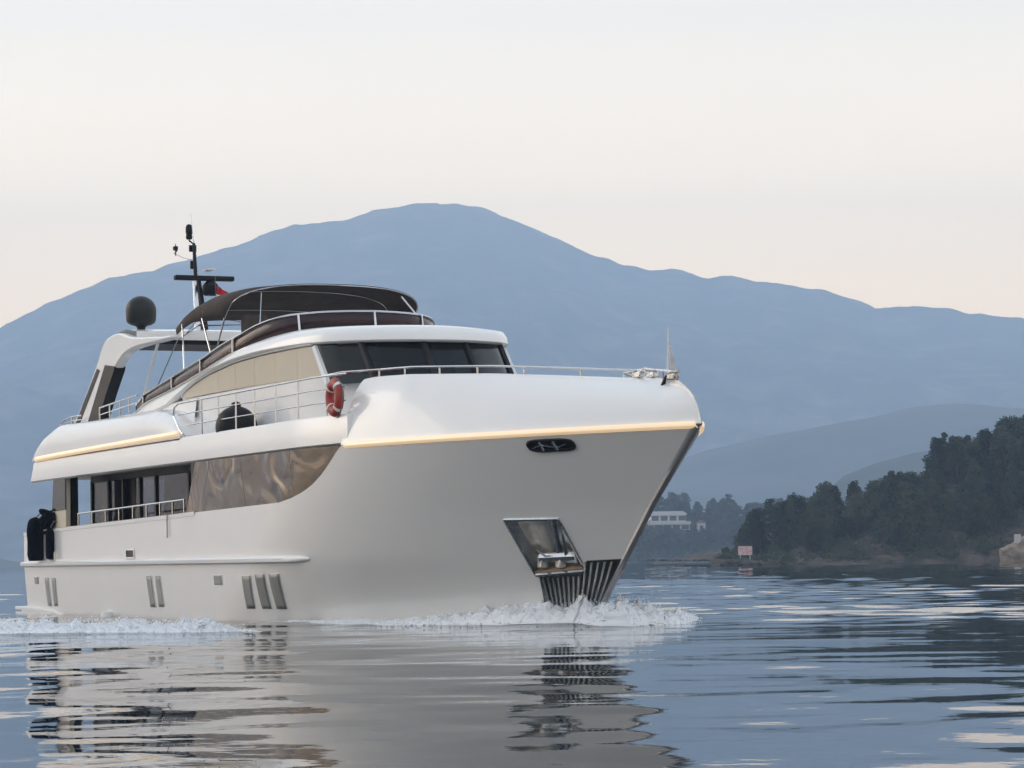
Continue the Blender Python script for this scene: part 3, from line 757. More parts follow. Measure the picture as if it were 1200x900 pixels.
for dn, din in ((.0, .10), (-.55, .16)):      # cap and inner face
    st = []
    for s in SB:
        p = bow_sec(s, 1); yy = max(0, p[1] - din); st.append((p[0] - (din if s > .8 else 0) * min(1, (s - .8) / .15 if s > .8 else 0), yy, p[2] + dn))
    rows.append([(a, -b_, c_) for a, b_, c_ in st] + [(a, b_, c_) for a, b_, c_ in reversed(st[:-1])])
mb = MB().grid(rows)
for idx in (0, -1):
    mb.add([r_[idx] for r_ in rows], [tuple(range(len(rows)))])
mb.build('bow_bulwark', M['gel'], Y, angle=45)
# stern fairing: raised wing over the upper deck edge
FT = [(-26.7, 4.06), (-26.45, 4.34), (-25.95, 4.60), (-24.9, 4.78), (-22.3, 4.73), (-18, 4.72), (-16.2, 4.70), (-15.6, 4.64), (-15.0, 4.52), (-14.4, 4.36), (-13.9, 4.16), (-13.62, 4.0)]
for sgn in (-1, 1):
    rows = []
    for k in range(100):
        X = -26.7 + (13.08) * k / 99; zt = interp(X, FT); y = band_half(X); H = zt - 3.93
        sec = [(y, 3.93), (y + .0, 3.95)]
        for q in range(1, 11):
            a = q / 10; sec.append((y - .02 * a - .34 * a ** 3.5 * min(1, H / .7), 3.95 + (H - .02) * (1 - (1 - a) ** 1.15)))
        sec += [(y - .55, zt + .0), (y - .9, zt - .02), (2.2, zt - .03), (2.15, 3.7)]
        rows.append([(X, sgn * a, b_) for a, b_ in sec])
    mb = MB().grid(rows); mb.add(rows[0], [tuple(range(len(rows[0])))]); mb.add(rows[-1], [tuple(range(len(rows[0])))])
    mb.build('stern_fairing', M['gel'], Y, angle=45)
# decks
def deck(name, z, xs, m, th, hf):
    rows = [[(X, -hf(X), z), (X, 0, z), (X, hf(X), z)] for X in xs]; return MB().grid(rows).build(name, m, Y, solid=th)
deck('upper_deck', 3.52, [-27.0 + 23 * k / 50 for k in range(51)], M['gel2'], .12, lambda X: band_half(X) - .2)
deck('foredeck', 3.72, [-4 + 7.2 * k / 40 for k in range(41)], M['gel2'], .06, lambda X: max(.01, half(X + .7, KN) - .45))
deck('main_deck', 1.38, [-27.8 + 24 * k / 40 for k in range(41)], M['teak'], .06, lambda X: half(X, 1.4) - .05)
# inner face of the main deck bulwark and its cap rail
for sgn in (-1, 1):
    rows = []
    for k in range(60):
        X = STERN + .02 + (-12.6 - STERN) * k / 59; zt = hull_top(X); y = half(X, zt)
        rows.append([(X, sgn * (y + .012), zt - .05), (X, sgn * (y + .012), zt + .03), (X, sgn * (y - .17), zt + .03), (X, sgn * (y - .17), 1.4)])
    MB().grid(rows).build('bulwark_cap', M['gel2'], Y, angle=40)
    MB().grid([[(X, sgn * (half(X, 2) - .01), hull_top(X) + .033), (X, sgn * (half(X, 2) - .15), hull_top(X) + .033)] for X in [-25 + 12.2 * k / 30 for k in range(31)]]).build('cap_rail', M['teak'], Y, solid=.02)

# ---- saloon, side glazing
G0 = [(-12.75, 2.30), (-6.3, 2.39), (-5.7, 2.46), (-5.2, 2.57), (-4.85, 2.70), (-4.6, 2.86), (-4.4, 3.04), (-4.25, 3.2), (-4.12, KN)]
for sgn in (-1, 1):
    # dark backing then four panes
    sg = MB(); rows = []
    for k in range(60):
        X = -13.0 + 8.9 * k / 59; zb = interp(X, HTOP); rows.append([(X, sgn * (half(X, zb) - .06), zb - .02), (X, sgn * (half(X, KN) - .06), KN + .02)])
    sg = MB().grid(rows).build('side_glazing', M['seamdark'], Y)
    seams = [(-13.25, -12.55), (-12.25, -11.50), (-9.20, -9.55), (-6.40, -6.50), (-3.9, -3.9)]
    for (b0, t0), (b1, t1) in zip(seams, seams[1:]):
        rows = []
        last = b1 == -3.9
        for i in range(25):
            u = i / 24; xb = b0 + .008 + (b1 - b0 - .016) * u; xt = t0 + .008 + (t1 - t0 - .016) * u
            row = []
            for j in range(13):
                v = j / 12; X = xb + (xt - xb) * v; Xc = min(X, -4.16); zb = interp(Xc, HTOP) + .012; zb = min(zb, KN - .01); z = zb + (KN - .005 - zb) * v
                row.append((Xc, sgn * (half(Xc, max(z, 2.4)) - .012), z))
            rows.append(row)
        MB().grid(rows).build('pane', M['sideglass'], sg, angle=180)
    # saloon side: dark frame, glass doors, curtains behind
    yy = 2.3 * sgn
    fr = MB()
    fr.box(-24.35, -12.6, yy - .04, yy + .04, 3.3, 3.5).box(-24.35, -12.6, yy - .04, yy + .04, 1.4, 1.55)
    doors = [-24.3, -22.72, -21.45, -20.0, -18.7, -16.1, -14.2, -12.7]
    for d_ in doors: fr.box(d_ - .06, d_ + .06, yy - .05, yy + .05, 1.5, 3.35)
    sw = fr.build('saloon_frame', M['seamdark'], Y, bevel=.01)
    for a, b_ in zip(doors, doors[1:]):
        MB().box(a + .06, b_ - .06, yy - .008, yy + .008, 1.55, 3.3).build('glass_door', M['saloonglass'], sw)
    for a, b_ in ((-24.2, -22.95), (-21.35, -20.6), (-18.6, -16.9)):
        rows = []
        nn = int((b_ - a) * 40)
        for k in range(nn + 1):
            X = a + (b_ - a) * k / nn; y_ = yy - sgn * (.16 + .045 * math.sin(k * 1.1)); rows.append([(X, y_, 1.5), (X, y_, 3.32)])
        MB().grid(rows).build('curtain', M['curtain'], Y)
    # wing pillar at the after end of the side deck
    wp = MB().prism([(-24.92, 2.13), (-23.55, 2.17), (-23.50, KN + .05), (-24.66, KN + .05)], sgn * 3.08, sgn * 3.2).build('wing_pillar', M['beige'], Y, bevel=.01)
    MB().prism([(-24.83, 2.60), (-23.53, 2.62), (-23.50, KN), (-24.66, KN)], sgn * 3.19, sgn * 3.215).build('pane', M['darkglass'], wp)
    MB().box(-24.25, -23.62, sgn * 2.86, sgn * 3.05, 1.4, KN + .05).build('dark_pillar', M['seamdark'], Y)
MB().box(-24.4, -24.3, -2.3, -1.2, 1.4, 3.45).box(-24.4, -24.3, 1.2, 2.3, 1.4, 3.45).build('after_bulkhead', M['seamdark'], Y)
MB().box(-24.2, -5, -.06, .06, 1.4, 3.45).build('saloon_bulkhead', M['seamdark'], Y)
MB().box(-12.6, -12.5, -2.9, 2.9, 1.4, 3.45).build('fore_bulkhead', M['seamdark'], Y)

# ---- pilothouse
def mirror(pts): return pts + [(a, -b_, *c_) for a, b_, *c_ in reversed(pts[:-1])]
PH = [(-18.5, -2.5), (-16, -2.5), (-12, -2.42), (-10, -2.28), (-8.9, -2.14), (-8.4, -2.04), (-7.85, -1.84), (-7.2, -1.42), (-6.82, -.88), (-6.62, -.45), (-6.58, 0)]
def side_y(X): return interp(X, [(-16, 2.5), (-12, 2.42), (-10, 2.28), (-8.9, 2.14), (-8.4, 2.04), (-7.4, 1.80)])
def plan(pts, n=6): return [(p.x, p.y) for p in smooth_curve([(a, b_, 0) for a, b_ in pts], n)]
phs = plan(PH)
ph_full = mirror(phs)
def ph_top(X): return interp(X, [(-18.5, 4.2), (-16.2, 4.78), (-15.7, 4.9), (-7.4, 4.93), (-6, 4.75)])
rows = [[(x, y, 3.55) for x, y in ph_full], [(x + .35 * sstep(-8, -6.6, x), y, ph_top(x)) for x, y in ph_full]]
MB().grid(rows).build('pilothouse', M['gel2'], Y, angle=40)
# white wall behind the beige panel up to the roof, panel itself proud of it
PT = [(-15.9, 4.93), (-15.72, 5.05), (-15.0, 5.20), (-14.02, 5.34), (-12.46, 5.47), (-10.92, 5.53), (-9.0, 5.56), (-8.4, 5.56)]
for sgn in (-1, 1):
    xs = [-16.0 + 7.5 * k / 60 for k in range(61)]
    MB().grid([[(x, sgn * (side_y(x) - .04), ph_top(x) - .05), (x, sgn * (side_y(x) - .04), interp(x, PT) + .1)] for x in xs]).build('side_wall', M['gel2'], Y, solid=.04)
    cuts = [-15.85, -13.4, -12.3, -11.2, -10.1, -9.1, -7.95]
    bp_ = None
    for a, b_ in zip(cuts, cuts[1:]):
        rows = []
        for k in range(13):
            X = a + .005 + (b_ - a - .010) * k / 12
            Xt = min(X, -8.5 + max(0, X + 8.5) * .1)
            zt = interp(Xt, PT) - .015; zb = 4.925
            rows.append([(X, sgn * (side_y(X) + .012), zb), (X + (Xt - X) * .5, sgn * (side_y(X + (Xt - X) * .5) + .012), (zb + zt) / 2), (Xt, sgn * (side_y(Xt) + .012), zt)])
        MB().grid(rows).build('side_panel', M['beige'], Y, smooth=False, solid=.02)
    MB().tube([(x, sgn * (side_y(x) + .03), interp(x, PT) + .03) for x in [-15.9 + 7.4 * k / 50 for k in range(51)]], .025, 6).build('panel_trim', M['gel2'], Y)
# windscreen
wtop = [(x, y) for x, y in mirror(plan([(-8.5, -2.07), (-8.25, -1.99), (-7.78, -1.78), (-7.15, -1.37), (-6.79, -.86), (-6.62, -.44), (-6.58, 0)], 8))]
def wbot(x, y): return (x + .62, y * 1.0)
nW = len(wtop)
ws_rows = []
for j in range(7):
    v = j / 6; ws_rows.append([(x + .72 * (1 - v), y, 4.72 + (5.54 + (.03 if x < -7.8 else 0) - 4.72) * v) for x, y in wtop])
ws = MB().grid(ws_rows).build('windscreen', M['darkglass'], Y, angle=60)
mull = [4, 22, 40, nW - 41, nW - 23, nW - 5]
for k in mull:
    x, y = wtop[k]
    MB().tube([(x + .74, y * 1.003, 4.72), (x + .01, y * 1.003, 5.52)], .075, 6).build('mullion', M['seamdark'] if k not in (4, nW - 5) else M['gel2'], ws)
x, y = wtop[nW - 15]; MB().tube([(x + .73, y * 1.003, 4.72), (x + .02, y * 1.003, 5.50)], .07, 6).build('pillar', M['gel2'], ws)
MB().box(-9.3, -7.6, -1.7, 1.7, 3.6, 4.85).build('helm_console', M['seamdark'], Y, bevel=.1)
MB().box(-11.2, -11.1, -2.1, 2.1, 3.6, 5.5).build('wheelhouse_bulkhead', M['seamdark'], Y)

# ---- roof / flybridge coaming
RO = [(-20.3, -2.55), (-18, -2.58), (-15, -2.6), (-12, -2.53), (-10, -2.38), (-8.6, -2.16), (-7.85, -1.93), (-7.12, -1.5), (-6.68, -.94), (-6.46, -.47), (-6.4, 0)]
ro = mirror(plan(RO, 8))
ZT = [(-20.3, 4.72), (-19.8, 4.80), (-18.9, 4.99), (-17.6, 5.10), (-16.6, 5.18), (-15.4, 5.30), (-14.1, 5.46), (-12.45, 5.68), (-11.5, 5.74), (-10, 5.83), (-8.9, 5.86), (-7.8, 5.84), (-6.2, 5.80)]
ZB = [(-20.3, 4.62), (-19, 4.65), (-17.0, 4.8), (-15.72, 5.06), (-14.6, 5.28), (-14.02, 5.37), (-12.46, 5.50), (-10.92, 5.57), (-8.78, 5.58), (-7.6, 5.55), (-6.2, 5.51)]
SCR = [(-20.0, -2.40), (-18, -2.42), (-16, -2.42), (-14, -2.36), (-12.9, -2.22), (-12.0, -1.98), (-11.3, -1.66), (-10.75, -1.15), (-10.5, -.6), (-10.4, 0)]
scr = mirror(plan(SCR, 9))
def near_scr(x, y):
    """the point of the screen's foot that faces an outline point"""
    k = min(range(len(scr)), key=lambda i: (scr[i][0] - x) ** 2 * (.15 if x > -12.5 else 1) + (scr[i][1] - y) ** 2 * 1.0); return scr[k]
rows = []
def ztop_in(x): return interp(x, [(-20.2, 4.76), (-18.9, 5.01), (-16.6, 5.20), (-14.1, 5.50), (-12.9, 5.72), (-12.0, 5.92), (-11, 6.10), (-10.3, 6.14)])
for x, y in ro:
    zt, zb = interp(x, ZT), interp(x, ZB)
        # inward normal approx: towards (-10, 0) at the front, towards the centre line at the side
    if x > -8.4: c_ = Vector((-10.5 - x, -y)); c_.normalize()
    else: c_ = Vector((0, -math.copysign(1, y)))
    ix, iy = near_scr(x, y)
    iz = ztop_in(ix) + .0
    mids = []
    for q in (.25, .5, .75): mids.append((x + (ix - x) * q, y + (iy - y) * q, zt + (iz - zt) * (q ** .7)))
    rows.append([(x + c_.x * .9, y + c_.y * .9, zb + .04), (x + c_.x * .25, y + c_.y * .25, zb), (x + c_.x * .04, y + c_.y * .04, zb + .015), (x, y, zb + .05), (x + c_.x * .02, y + c_.y * .02, zb + (zt - zb) * .6), (x + c_.x * .10, y + c_.y * .10, zt), *mids, (ix, iy, iz)])
rows_t = list(map(list, zip(*rows)))
MB().grid(rows_t).build('roof', M['gel'], Y, angle=50)
MB().add([(x, y, ztop_in(x) - .04) for x, y in scr], [tuple(range(len(scr)))]).build('flybridge_deck', M['gel2'], Y, smooth=False)
# filler between coaming and stern fairing
for sgn in (-1, 1):
    rows = []
    for k in range(60):
        X = -21.0 + 6.2 * k / 59
        zt = interp(X, ZB) + .03
        rows.append([(X, sgn * 2.62, 3.7), (X, sgn * 2.60, 4.3), (X, sgn * 2.52, min(zt, 4.86)), (X, sgn * 2.45, min(zt, 4.9))])
    MB().grid(rows).build('coaming_side', M['gel2'], Y, angle=45)
# burgundy wind screen with top rail and stanchions
def scr_top(x): return interp(x, [(-20, 5.0), (-19.2, 5.22), (-16.9, 5.47), (-14.6, 5.76), (-13.4, 5.98), (-12.74, 6.10), (-12.2, 6.24), (-11.75, 6.33), (-11.2, 6.41), (-10.4, 6.46)])
rows = [[(x, y, ztop_in(x) - .02 + (scr_top(x) - ztop_in(x) + .02) * v) if True else None for x, y in scr] for v in (0, .5, 1)]
ws2 = MB().grid(rows).build('flybridge_screen', M['burg'], Y, angle=60, solid=.012)
MB().tube([(x, y, scr_top(x) + .01) for x, y in scr], .022, 6).build('top_rail', M['steel'], ws2)
st_idx = []
for xt in (-19.3, -16.95, -14.75, -13.0):
    k = min(range(len(scr) // 2), key=lambda i: abs(scr[i][0] - xt)); st_idx += [k, len(scr) - 1 - k]
for yt in (-1.45, .0, 1.2):
    k = min((i for i in range(len(scr)) if scr[i][0] > -11.8), key=lambda i: abs(scr[i][1] - yt)); st_idx.append(k)
for k in st_idx:
    x, y = scr[k]; o_ = .03; MB().tube([(x + (o_ if x > -12 else 0) + (.05 if x > -12 else 0), y * 1.012, ztop_in(x) - .02), (x + (o_ if x > -12 else 0) * .3, y * 1.012, scr_top(x))], .026, 6).build('stanchion', M['steel'], ws2)

# ---- bimini top
bim = empty('bimini', (0, 0, 0)); bim.parent = Y
def bow_curve(xc, w_, hem, top, n=36, ex=.55, rake=0.9):
    pts = []
    for k in range(n + 1):
        a = math.pi * k / n; c_, s_ = math.cos(a), math.sin(a)
        y = -w_ * math.copysign(abs(c_) ** .8, c_); z = hem + (top - hem) * abs(s_) ** ex
        pts.append((xc + rake * abs(s_) ** ex, y, z))
    return pts
secs = [(-13.75, 2.2, 6.56, 7.26, .95), (-14.5, 2.22, 6.66, 7.33, .6), (-15.3, 2.22, 6.68, 7.34, .2), (-16.2, 2.2, 6.64, 7.26, 0), (-17.0, 2.15, 6.58, 7.10, -.2), (-17.6, 2.1, 6.5, 6.90, -.3)]
rows = [bow_curve(x, w_, hem, top, rake=rk) for x, w_, hem, top, rk in secs]
MB().grid(rows).build('canopy', M['canvas'], bim, angle=60, solid=.015)
for k in (0, 2, 4):
    MB().tube([(x + .0, y, z - .02) for x, y, z in rows[k]], .013, 6).build('hoop', M['steel'], bim)
for sgn in (-1, 1):
    MB().tube([rows[0][0 if sgn < 0 else -1], (-13.9, sgn * 2.28, 6.1), (-14.15, sgn * 2.34, 5.6)], .02, 6).build('leg', M['steel'], bim)
    MB().tube([rows[2][0 if sgn < 0 else -1], (-14.15, sgn * 2.34, 5.6)], .018, 6).build('leg', M['steel'], bim)
    MB().tube([rows[4][0 if sgn < 0 else -1], (-16.2, sgn * 2.36, 5.3)], .018, 6).build('leg', M['steel'], bim)
    MB().tube([(-12.95, sgn * 1.62, 7.05), (-12.1, sgn * 1.95, 6.22)], .018, 6).build('leg', M['steel'], bim)
MB().box(-13.6, -13.3, -1.9, -1.3, 5.8, 6.62).build('helm_seat', M['canvas'], Y, bevel=.08)
MB().box(-12.3, -11.7, -1.2, .6, 5.8, 6.35).build('flybridge_console', M['black'], Y, bevel=.1)

# ---- radar arch with hardtop
arch = empty('radar_arch', (0, 0, 0)); arch.parent = Y
leg_out = [(-25.5, 4.72), (-24.3, 5.40), (-23.05, 6.20), (-22.70, 6.48), (-22.31, 6.70), (-21.75, 6.80), (-21.0, 6.80), (-20.2, 6.66), (-19.4, 6.58), (-18.4, 6.52), (-17.6, 6.46), (-16.9, 6.43)]
leg_in = [(-16.9, 6.34), (-17.9, 6.35), (-19.0, 6.36), (-19.95, 6.34), (-20.6, 6.27), (-21.05, 6.15), (-21.45, 5.98), (-22.1, 5.50), (-23.05, 4.72)]
def strip_poly(outl, inl, y0, y1, name, m, parent, bevel=.03):
    poly = outl + inl
    return MB().prism(poly, y0, y1).build(name, m, parent, bevel=bevel, angle=30)
for sgn in (-1, 1):
    lg = strip_poly([(p.x, p.z) for p in smooth_curve([(a, 0, b_) for a, b_ in leg_out], 5)], [(p.x, p.z) for p in smooth_curve([(a, 0, b_) for a, b_ in leg_in], 5)], sgn * 2.25, sgn * 2.5, 'leg', M['gel'], arch, bevel=.05)
    MB().prism([(-23.98, 4.74), (-23.03, 4.74), (-22.15, 5.44), (-21.45, 5.94), (-21.40, 6.03), (-22.26, 6.12)], sgn * 2.235, sgn * 2.515).build('dark_panel', M['seamdark'], lg)
    MB().prism([(-25.22, 4.75), (-24.80, 4.75), (-22.75, 6.02), (-23.0, 6.08)], sgn * 2.49, sgn * 2.512).build('dark_slit', M['seamdark'], lg)
    MB().tube([(-18.2, sgn * 2.37, 6.36), (-18.7, sgn * 2.37, 5.9), (-19.35, sgn * 2.4, 5.15)], .035, 8).build('strut', M['gel2'], arch)
rows = []
for k in range(25):
    X = -22.5 + 2.3 * k / 24; zt = 6.72 + .18 * math.sin(math.pi * (.12 + .76 * k / 24)); rows.append([(X, y, zt + .04 * (1 - (y / 2.3) ** 2)) for y in np.linspace(-2.3, 2.3, 13)])
tp = MB().grid(rows)
tp.grid([[(X, y, 6.60) for y in np.linspace(-2.3, 2.3, 5)] for X in np.linspace(-22.5, -20.2, 5)])
tp.grid([[(-20.2, y, 6.60) for y in np.linspace(-2.3, 2.3, 13)], [(-20.19, y, 6.69) for y in np.linspace(-2.3, 2.3, 13)], [(-20.2, y, rows[-1][0][2] + .04 * (1 - (y / 2.3) ** 2)) for y in np.linspace(-2.3, 2.3, 13)]])
ht = tp.build('hardtop', M['gel'], arch, angle=40)
MB().box(-22.3, -20.3, -2.2, 2.2, 6.50, 6.595).build('soffit', M['seamdark'], ht)
# radome
rp = [(.0, 0), (.11, 0), (.10, .15), (.14, .19), (.26, .22), (.335, .27), (.36, .34), (.37, .56)] + [(.37 * math.cos(a), .56 + .36 * math.sin(a)) for a in [k * math.pi / 20 for k in range(1, 10)]] + [(.0, .92)]
MB().lathe(rp, 36, (-21.1, -1.92, 6.80)).build('radome', M['radome'], Y, angle=40)
# mast
mast = empty('mast', (-21.9, -.19, 6.8)); mast.parent = Y
MB().tube([(.12, 0, 0), (-.05, 0, .7), (-.26, 0, 1.46)], .17, 12, r2=.09, squash=.8).build('pole', M['steel'], mast)
MB().tube([(.30, .05, 0), (.10, .05, .7), (-.13, .03, 1.46)], .10, 8, r2=.05).build('fairing', M['black'], mast)
MB().tube([(-.26, 0, 1.40), (-.40, 0, 2.38)], .055, 8, r2=.04).build('pole', M['black'], mast)
MB().tube([(-.40, 0, 2.38), (-.52, -.03, 3.15)], .014, 6, r2=.006).build('whip_aerial', M['steel'], mast)
MB().lathe([(0, 0), (.07, 0), (.085, .05), (.07, .12), (.085, .16), (.085, .30), (.06, .36), (0, .38)], 14, (-.62, -.05, 2.50)).build('navigation_light', M['black'], mast)
MB().tube([(-.40, 0, 2.36), (-.60, -.05, 2.46), (-.62, -.05, 2.5)], .02, 6).build('bracket', M['black'], mast)
MB().box(-.53, -.47, -.09, .09, 2.18, 2.34).box(-.51, -.45, -.07, .07, 1.75, 1.95).build('lamp_box', M['black'], mast)
MB().tube([(-.34, 0, 1.95), (-.45, -.28, 2.02), (-.5, -.44, 2.12)], .012, 5).build('sensor_arm', M['steel'], mast)
ws_ = MB().tube([(-.5, -.44, 2.06), (-.5, -.44, 2.36)], .012, 5); ws_.box(-.56, -.46, -.49, -.39, 2.2, 2.3); ws_.prism([(-.62, 2.12), (-.40, 2.16), (-.42, 2.22)], -.45, -.43); ws_.build('wind_sensor', M['black'], mast)
MB().tube([(-.28, .0, 1.62), (-.05, .28, 1.66)], .012, 5).build('spreader', M['gel2'], mast)
MB().box(-.30, .1, .18, .38, 1.68, 1.72).build('gps_plate', M['gel2'], mast)
rad = empty('radar', (.15, .12, 1.02)); rad.parent = mast
MB().box(-.10, .10, -.80, .72, .38, .50).build('scanner_bar', M['black'], rad, bevel=.03)
MB().lathe([(0, 0), (.16, .0), (.20, .06), (.20, .24), (.13, .32), (.07, .38), (0, .38)], 18, (0, .12, .02)).build('gearbox', M['black'], rad)
MB().tube([(-.3, -.05, .12), (0, .1, .06)], .05, 8).build('bracket', M['gel2'], rad)
# stays
for p in ([(-21.6, -.2, 7.4), (-19.4, -1.3, 6.7)], [(-21.6, .1, 7.3), (-19.0, .2, 6.9), (-16.9, -1.8, 6.66)], [(-21.6, 0, 7.3), (-19.2, -1.6, 6.5), (-18.2, -2.4, 5.35)]):
    MB().tube(p, .014, 5).build('stay', M['rope'], Y)

# ---- rails
def rail(pts_fn, ts, heights, post_ts, name, r_=.02, post_r=.018, foot=None):
    root = empty(name, (0, 0, 0)); root.parent = Y
    for h_ in heights: MB().tube([pts_fn(t_, h_) for t_ in ts], r_ if h_ == heights[0] else r_ * .7, 6).build('rail_bar', M['steel'], root)
    for t_ in post_ts:
        a = Vector(pts_fn(t_, heights[0])); b_ = Vector(foot(t_) if foot else pts_fn(t_, 0)); MB().tube([b_, a], post_r, 6).build('stanchion', M['steel'], root)
    return root
for sgn in (-1, 1):
    # upper side deck: three bars
    ts = [-13.9 + 9.9 * k / 30 for k in range(31)]
    f_ = lambda X, h_, s=sgn: (X, s * (3.22 if X < -5 else half(X, KN) - .06), 3.95 + h_)
    rail(f_, ts, [.745, .50, .25], [-12.25, -11.1, -9.95, -8.75, -7.45, -6.15, -4.75], 'guard_rail')
    MB().tube([(-13.9, sgn * 3.22, 4.695), (-14.25, sgn * 3.21, 4.62), (-14.3, sgn * 3.21, 4.45), (-13.9, sgn * 3.22, 4.15), (-13.5, sgn * 3.22, 3.97)], .02, 6).build('rail_end', M['steel'], Y)
    # main deck side rail
    f2 = lambda X, h_, s=sgn: (X, s * 3.2, hull_top(X) + .03 + h_)
    rail(f2, [-22.4 + 8.8 * k / 20 for k in range(21)], [.30], [-22.35, -21.1, -19.9, -18.75, -17.6, -16.5, -15.45, -14.5, -13.65], 'side_rail', .022, .022)
    MB().tube([(-14.5, sgn * 3.33, 2.3), (-14.5, sgn * 3.335, 1.80)], .012, 5).build('drain_pipe', M['rope'], Y)
    # stern upper rail
    f3 = lambda X, h_, s=sgn: (X, s * 2.75, interp(X, FT) + h_)
    rail(f3, [-25.6, -25.2, -24.5, -23.6], [.20, .1], [-25.6, -24.5], 'stern_rail', .02, .02)
    f4 = lambda X, h_, s=sgn: (X, s * 2.62, interp(X, [(-22.6, 4.73), (-19.0, 4.86)]) + h_)
    rail(f4, [-22.4, -21.6, -20.7, -19.8, -19.1], [.34, .17], [-22.4, -21.5, -20.6, -19.8], 'stern_rail', .02, .02)
# bow rail: one tube round the bow on short posts
bt = [bow_sec(s, 1) for s in SB]
def bow_rail_pt(i): p = bt[i]; return p
pts = [Vector((a, -(max(0, b_ - .06)), c_)) for a, b_, c_ in bt]
pts_full = pts[:-1] + [Vector((p.x, -p.y, p.z)) for p in reversed(pts)]
hh = lambda i: .13
top = [p + Vector((0, 0, .13)) for p in pts_full]
brl = empty('bow_rail', (0, 0, 0)); brl.parent = Y
MB().tube([(-4.9, -3.16, 4.70), (-4.3, -3.02, 4.735)] + [tuple(p) for p in top if p.x > -3.72] + [(-4.3, 3.02, 4.735), (-4.9, 3.16, 4.7)], .022, 6).build('rail_bar', M['steel'], brl)
for s_ in (.06, .16, .27, .39, .52, .66, .79, .88, .95, .99):
    k = min(range(len(SB)), key=lambda i: abs(SB[i] - s_))
    for q in (k, len(pts_full) - 1 - k):
        p = pts_full[q]; MB().tube([p + Vector((0, 0, -.01)), p + Vector((0, 0, .13))], .018, 6).build('stanchion', M['steel'], brl)
for sgn in (-1, 1):
    for s_ in (.80, .955):
        k = min(range(len(SB)), key=lambda i: abs(SB[i] - s_)); p = pts[k]
        MB().box(p.x - .14, p.x + .14, sgn * abs(p.y) - .05, sgn * abs(p.y) + .05, p.z, p.z + .10).build('cleat_block', M['steel'], Y, bevel=.02)
        MB().tube([(p.x - .22, sgn * abs(p.y), p.z + .12), (p.x + .22, sgn * abs(p.y), p.z + .12)], .03, 6).build('cleat', M['steel'], Y)
# jackstaff
js = MB().tube([(3.05, 0, 4.1), (3.10, 0, 4.60), (3.12, 0, 5.03)], .022, 8, r2=.012).build('jackstaff', M['gel2'], Y)
MB().tube([(2.95, -.12, 3.9), (3.05, 0, 4.22), (3.2, .12, 4.28)], .035, 6).build('jackstaff_bracket', M['black'], Y)

# ---- swim platform and outlets
rows = []
pl = [(-27.85, 3.15), (-28.6, 3.18), (-29.3, 3.1), (-29.6, 2.7), (-29.7, 1.5)]
poly = [(a, -b_) for a, b_ in pl] + [(a, b_) for a, b_ in reversed(pl)]
n = len(poly)
mb = MB()
for z0, z1, o_ in ((.08, .17, 0), (-.05, .03, .02)):
    mb.add([(a + o_, b_, z0) for a, b_ in poly] + [(a + o_, b_, z1) for a, b_ in poly], [tuple(range(n)), tuple(range(n, 2 * n))] + [(i, (i + 1) % n, (i + 1) % n + n, i + n) for i in range(n)])
mb.build('swim_platform', M['gel2'], Y, bevel=.015)
for sgn in (-1, 1):
    rows = []
    for k in range(30):
        u = k / 29; X = -28.0 + 4.2 * u; b_ = .16 * (1 - u ** 2.2); rows.append([(X, sgn * (half(max(X, STERN), .1) - .02), .20 * (1 - u ** 2) + .0), (X, sgn * (half(max(X, STERN), .1) + b_), .16 * (1 - u ** 2)), (X, sgn * (half(max(X, STERN), .0) + b_), -.15)])
    MB().grid(rows).build('platform_fairing', M['gel2'], Y, angle=60)
    mb = MB().lathe([(0, 0), (.17, 0), (.19, .1), (.16, .2), (0, .26)], 14, (-19.6, sgn * (half(-19.6, 0) + .05), -.08)); mb.build('exhaust_outlet', M['gel2'], Y)

# ---- things carried on the yacht: each stands on its own
def on_boat(name, X, Yy, Z, label, cat, group=None, rz=0):
    o_ = empty(name, bw(X, Yy, Z), BROT + rz); tag(o_, label, cat, group); return o_
lr = on_boat('life_ring', -4.35, -3.14, 4.27, 'orange-red life ring hanging on the guard rail beside the white bow', 'life ring')
mb = MB(); ring = [(.265 * math.cos(a), 0, .265 * math.sin(a)) for a in [2 * math.pi * k / 40 for k in range(41)]]
vs = []; fs = []
for i in range(40):
    a = 2 * math.pi * i / 40
    for j in range(14):
        b_ = 2 * math.pi * j / 14; rr = .255 + .105 * math.cos(b_); vs.append((rr * math.cos(a), .085 * math.sin(b_), rr * math.sin(a)))
for i in range(40):
    for j in range(14): fs.append((i * 14 + j, i * 14 + (j + 1) % 14, ((i + 1) % 40) * 14 + (j + 1) % 14, ((i + 1) % 40) * 14 + j))
mb.add(vs, fs); mb.build('ring', M['orange'], lr, angle=60)
for q in range(4):
    a0 = math.pi / 4 + q * math.pi / 2; v2 = []; f2_ = []
    for i in range(6):
        a = a0 - .10 + .04 * i
        for j in range(14):
            b_ = 2 * math.pi * j / 14; rr = .255 + .110 * math.cos(b_); v2.append((rr * math.cos(a), .090 * math.sin(b_), rr * math.sin(a)))
    for i in range(5):
        for j in range(14): f2_.append((i * 14 + j, i * 14 + (j + 1) % 14, (i + 1) * 14 + (j + 1) % 14, (i + 1) * 14 + j))
    MB().add(v2, f2_).build('band', M['white'], lr)
MB().tube([(.37 * math.cos(a) * (1 + .05 * math.sin(a * 4)), .02, .37 * math.sin(a) * (1 + .05 * math.sin(a * 4))) for a in [2 * math.pi * k / 48 for k in range(49)]], .012, 5, caps=False).build('grab_line', M['rope'], lr)

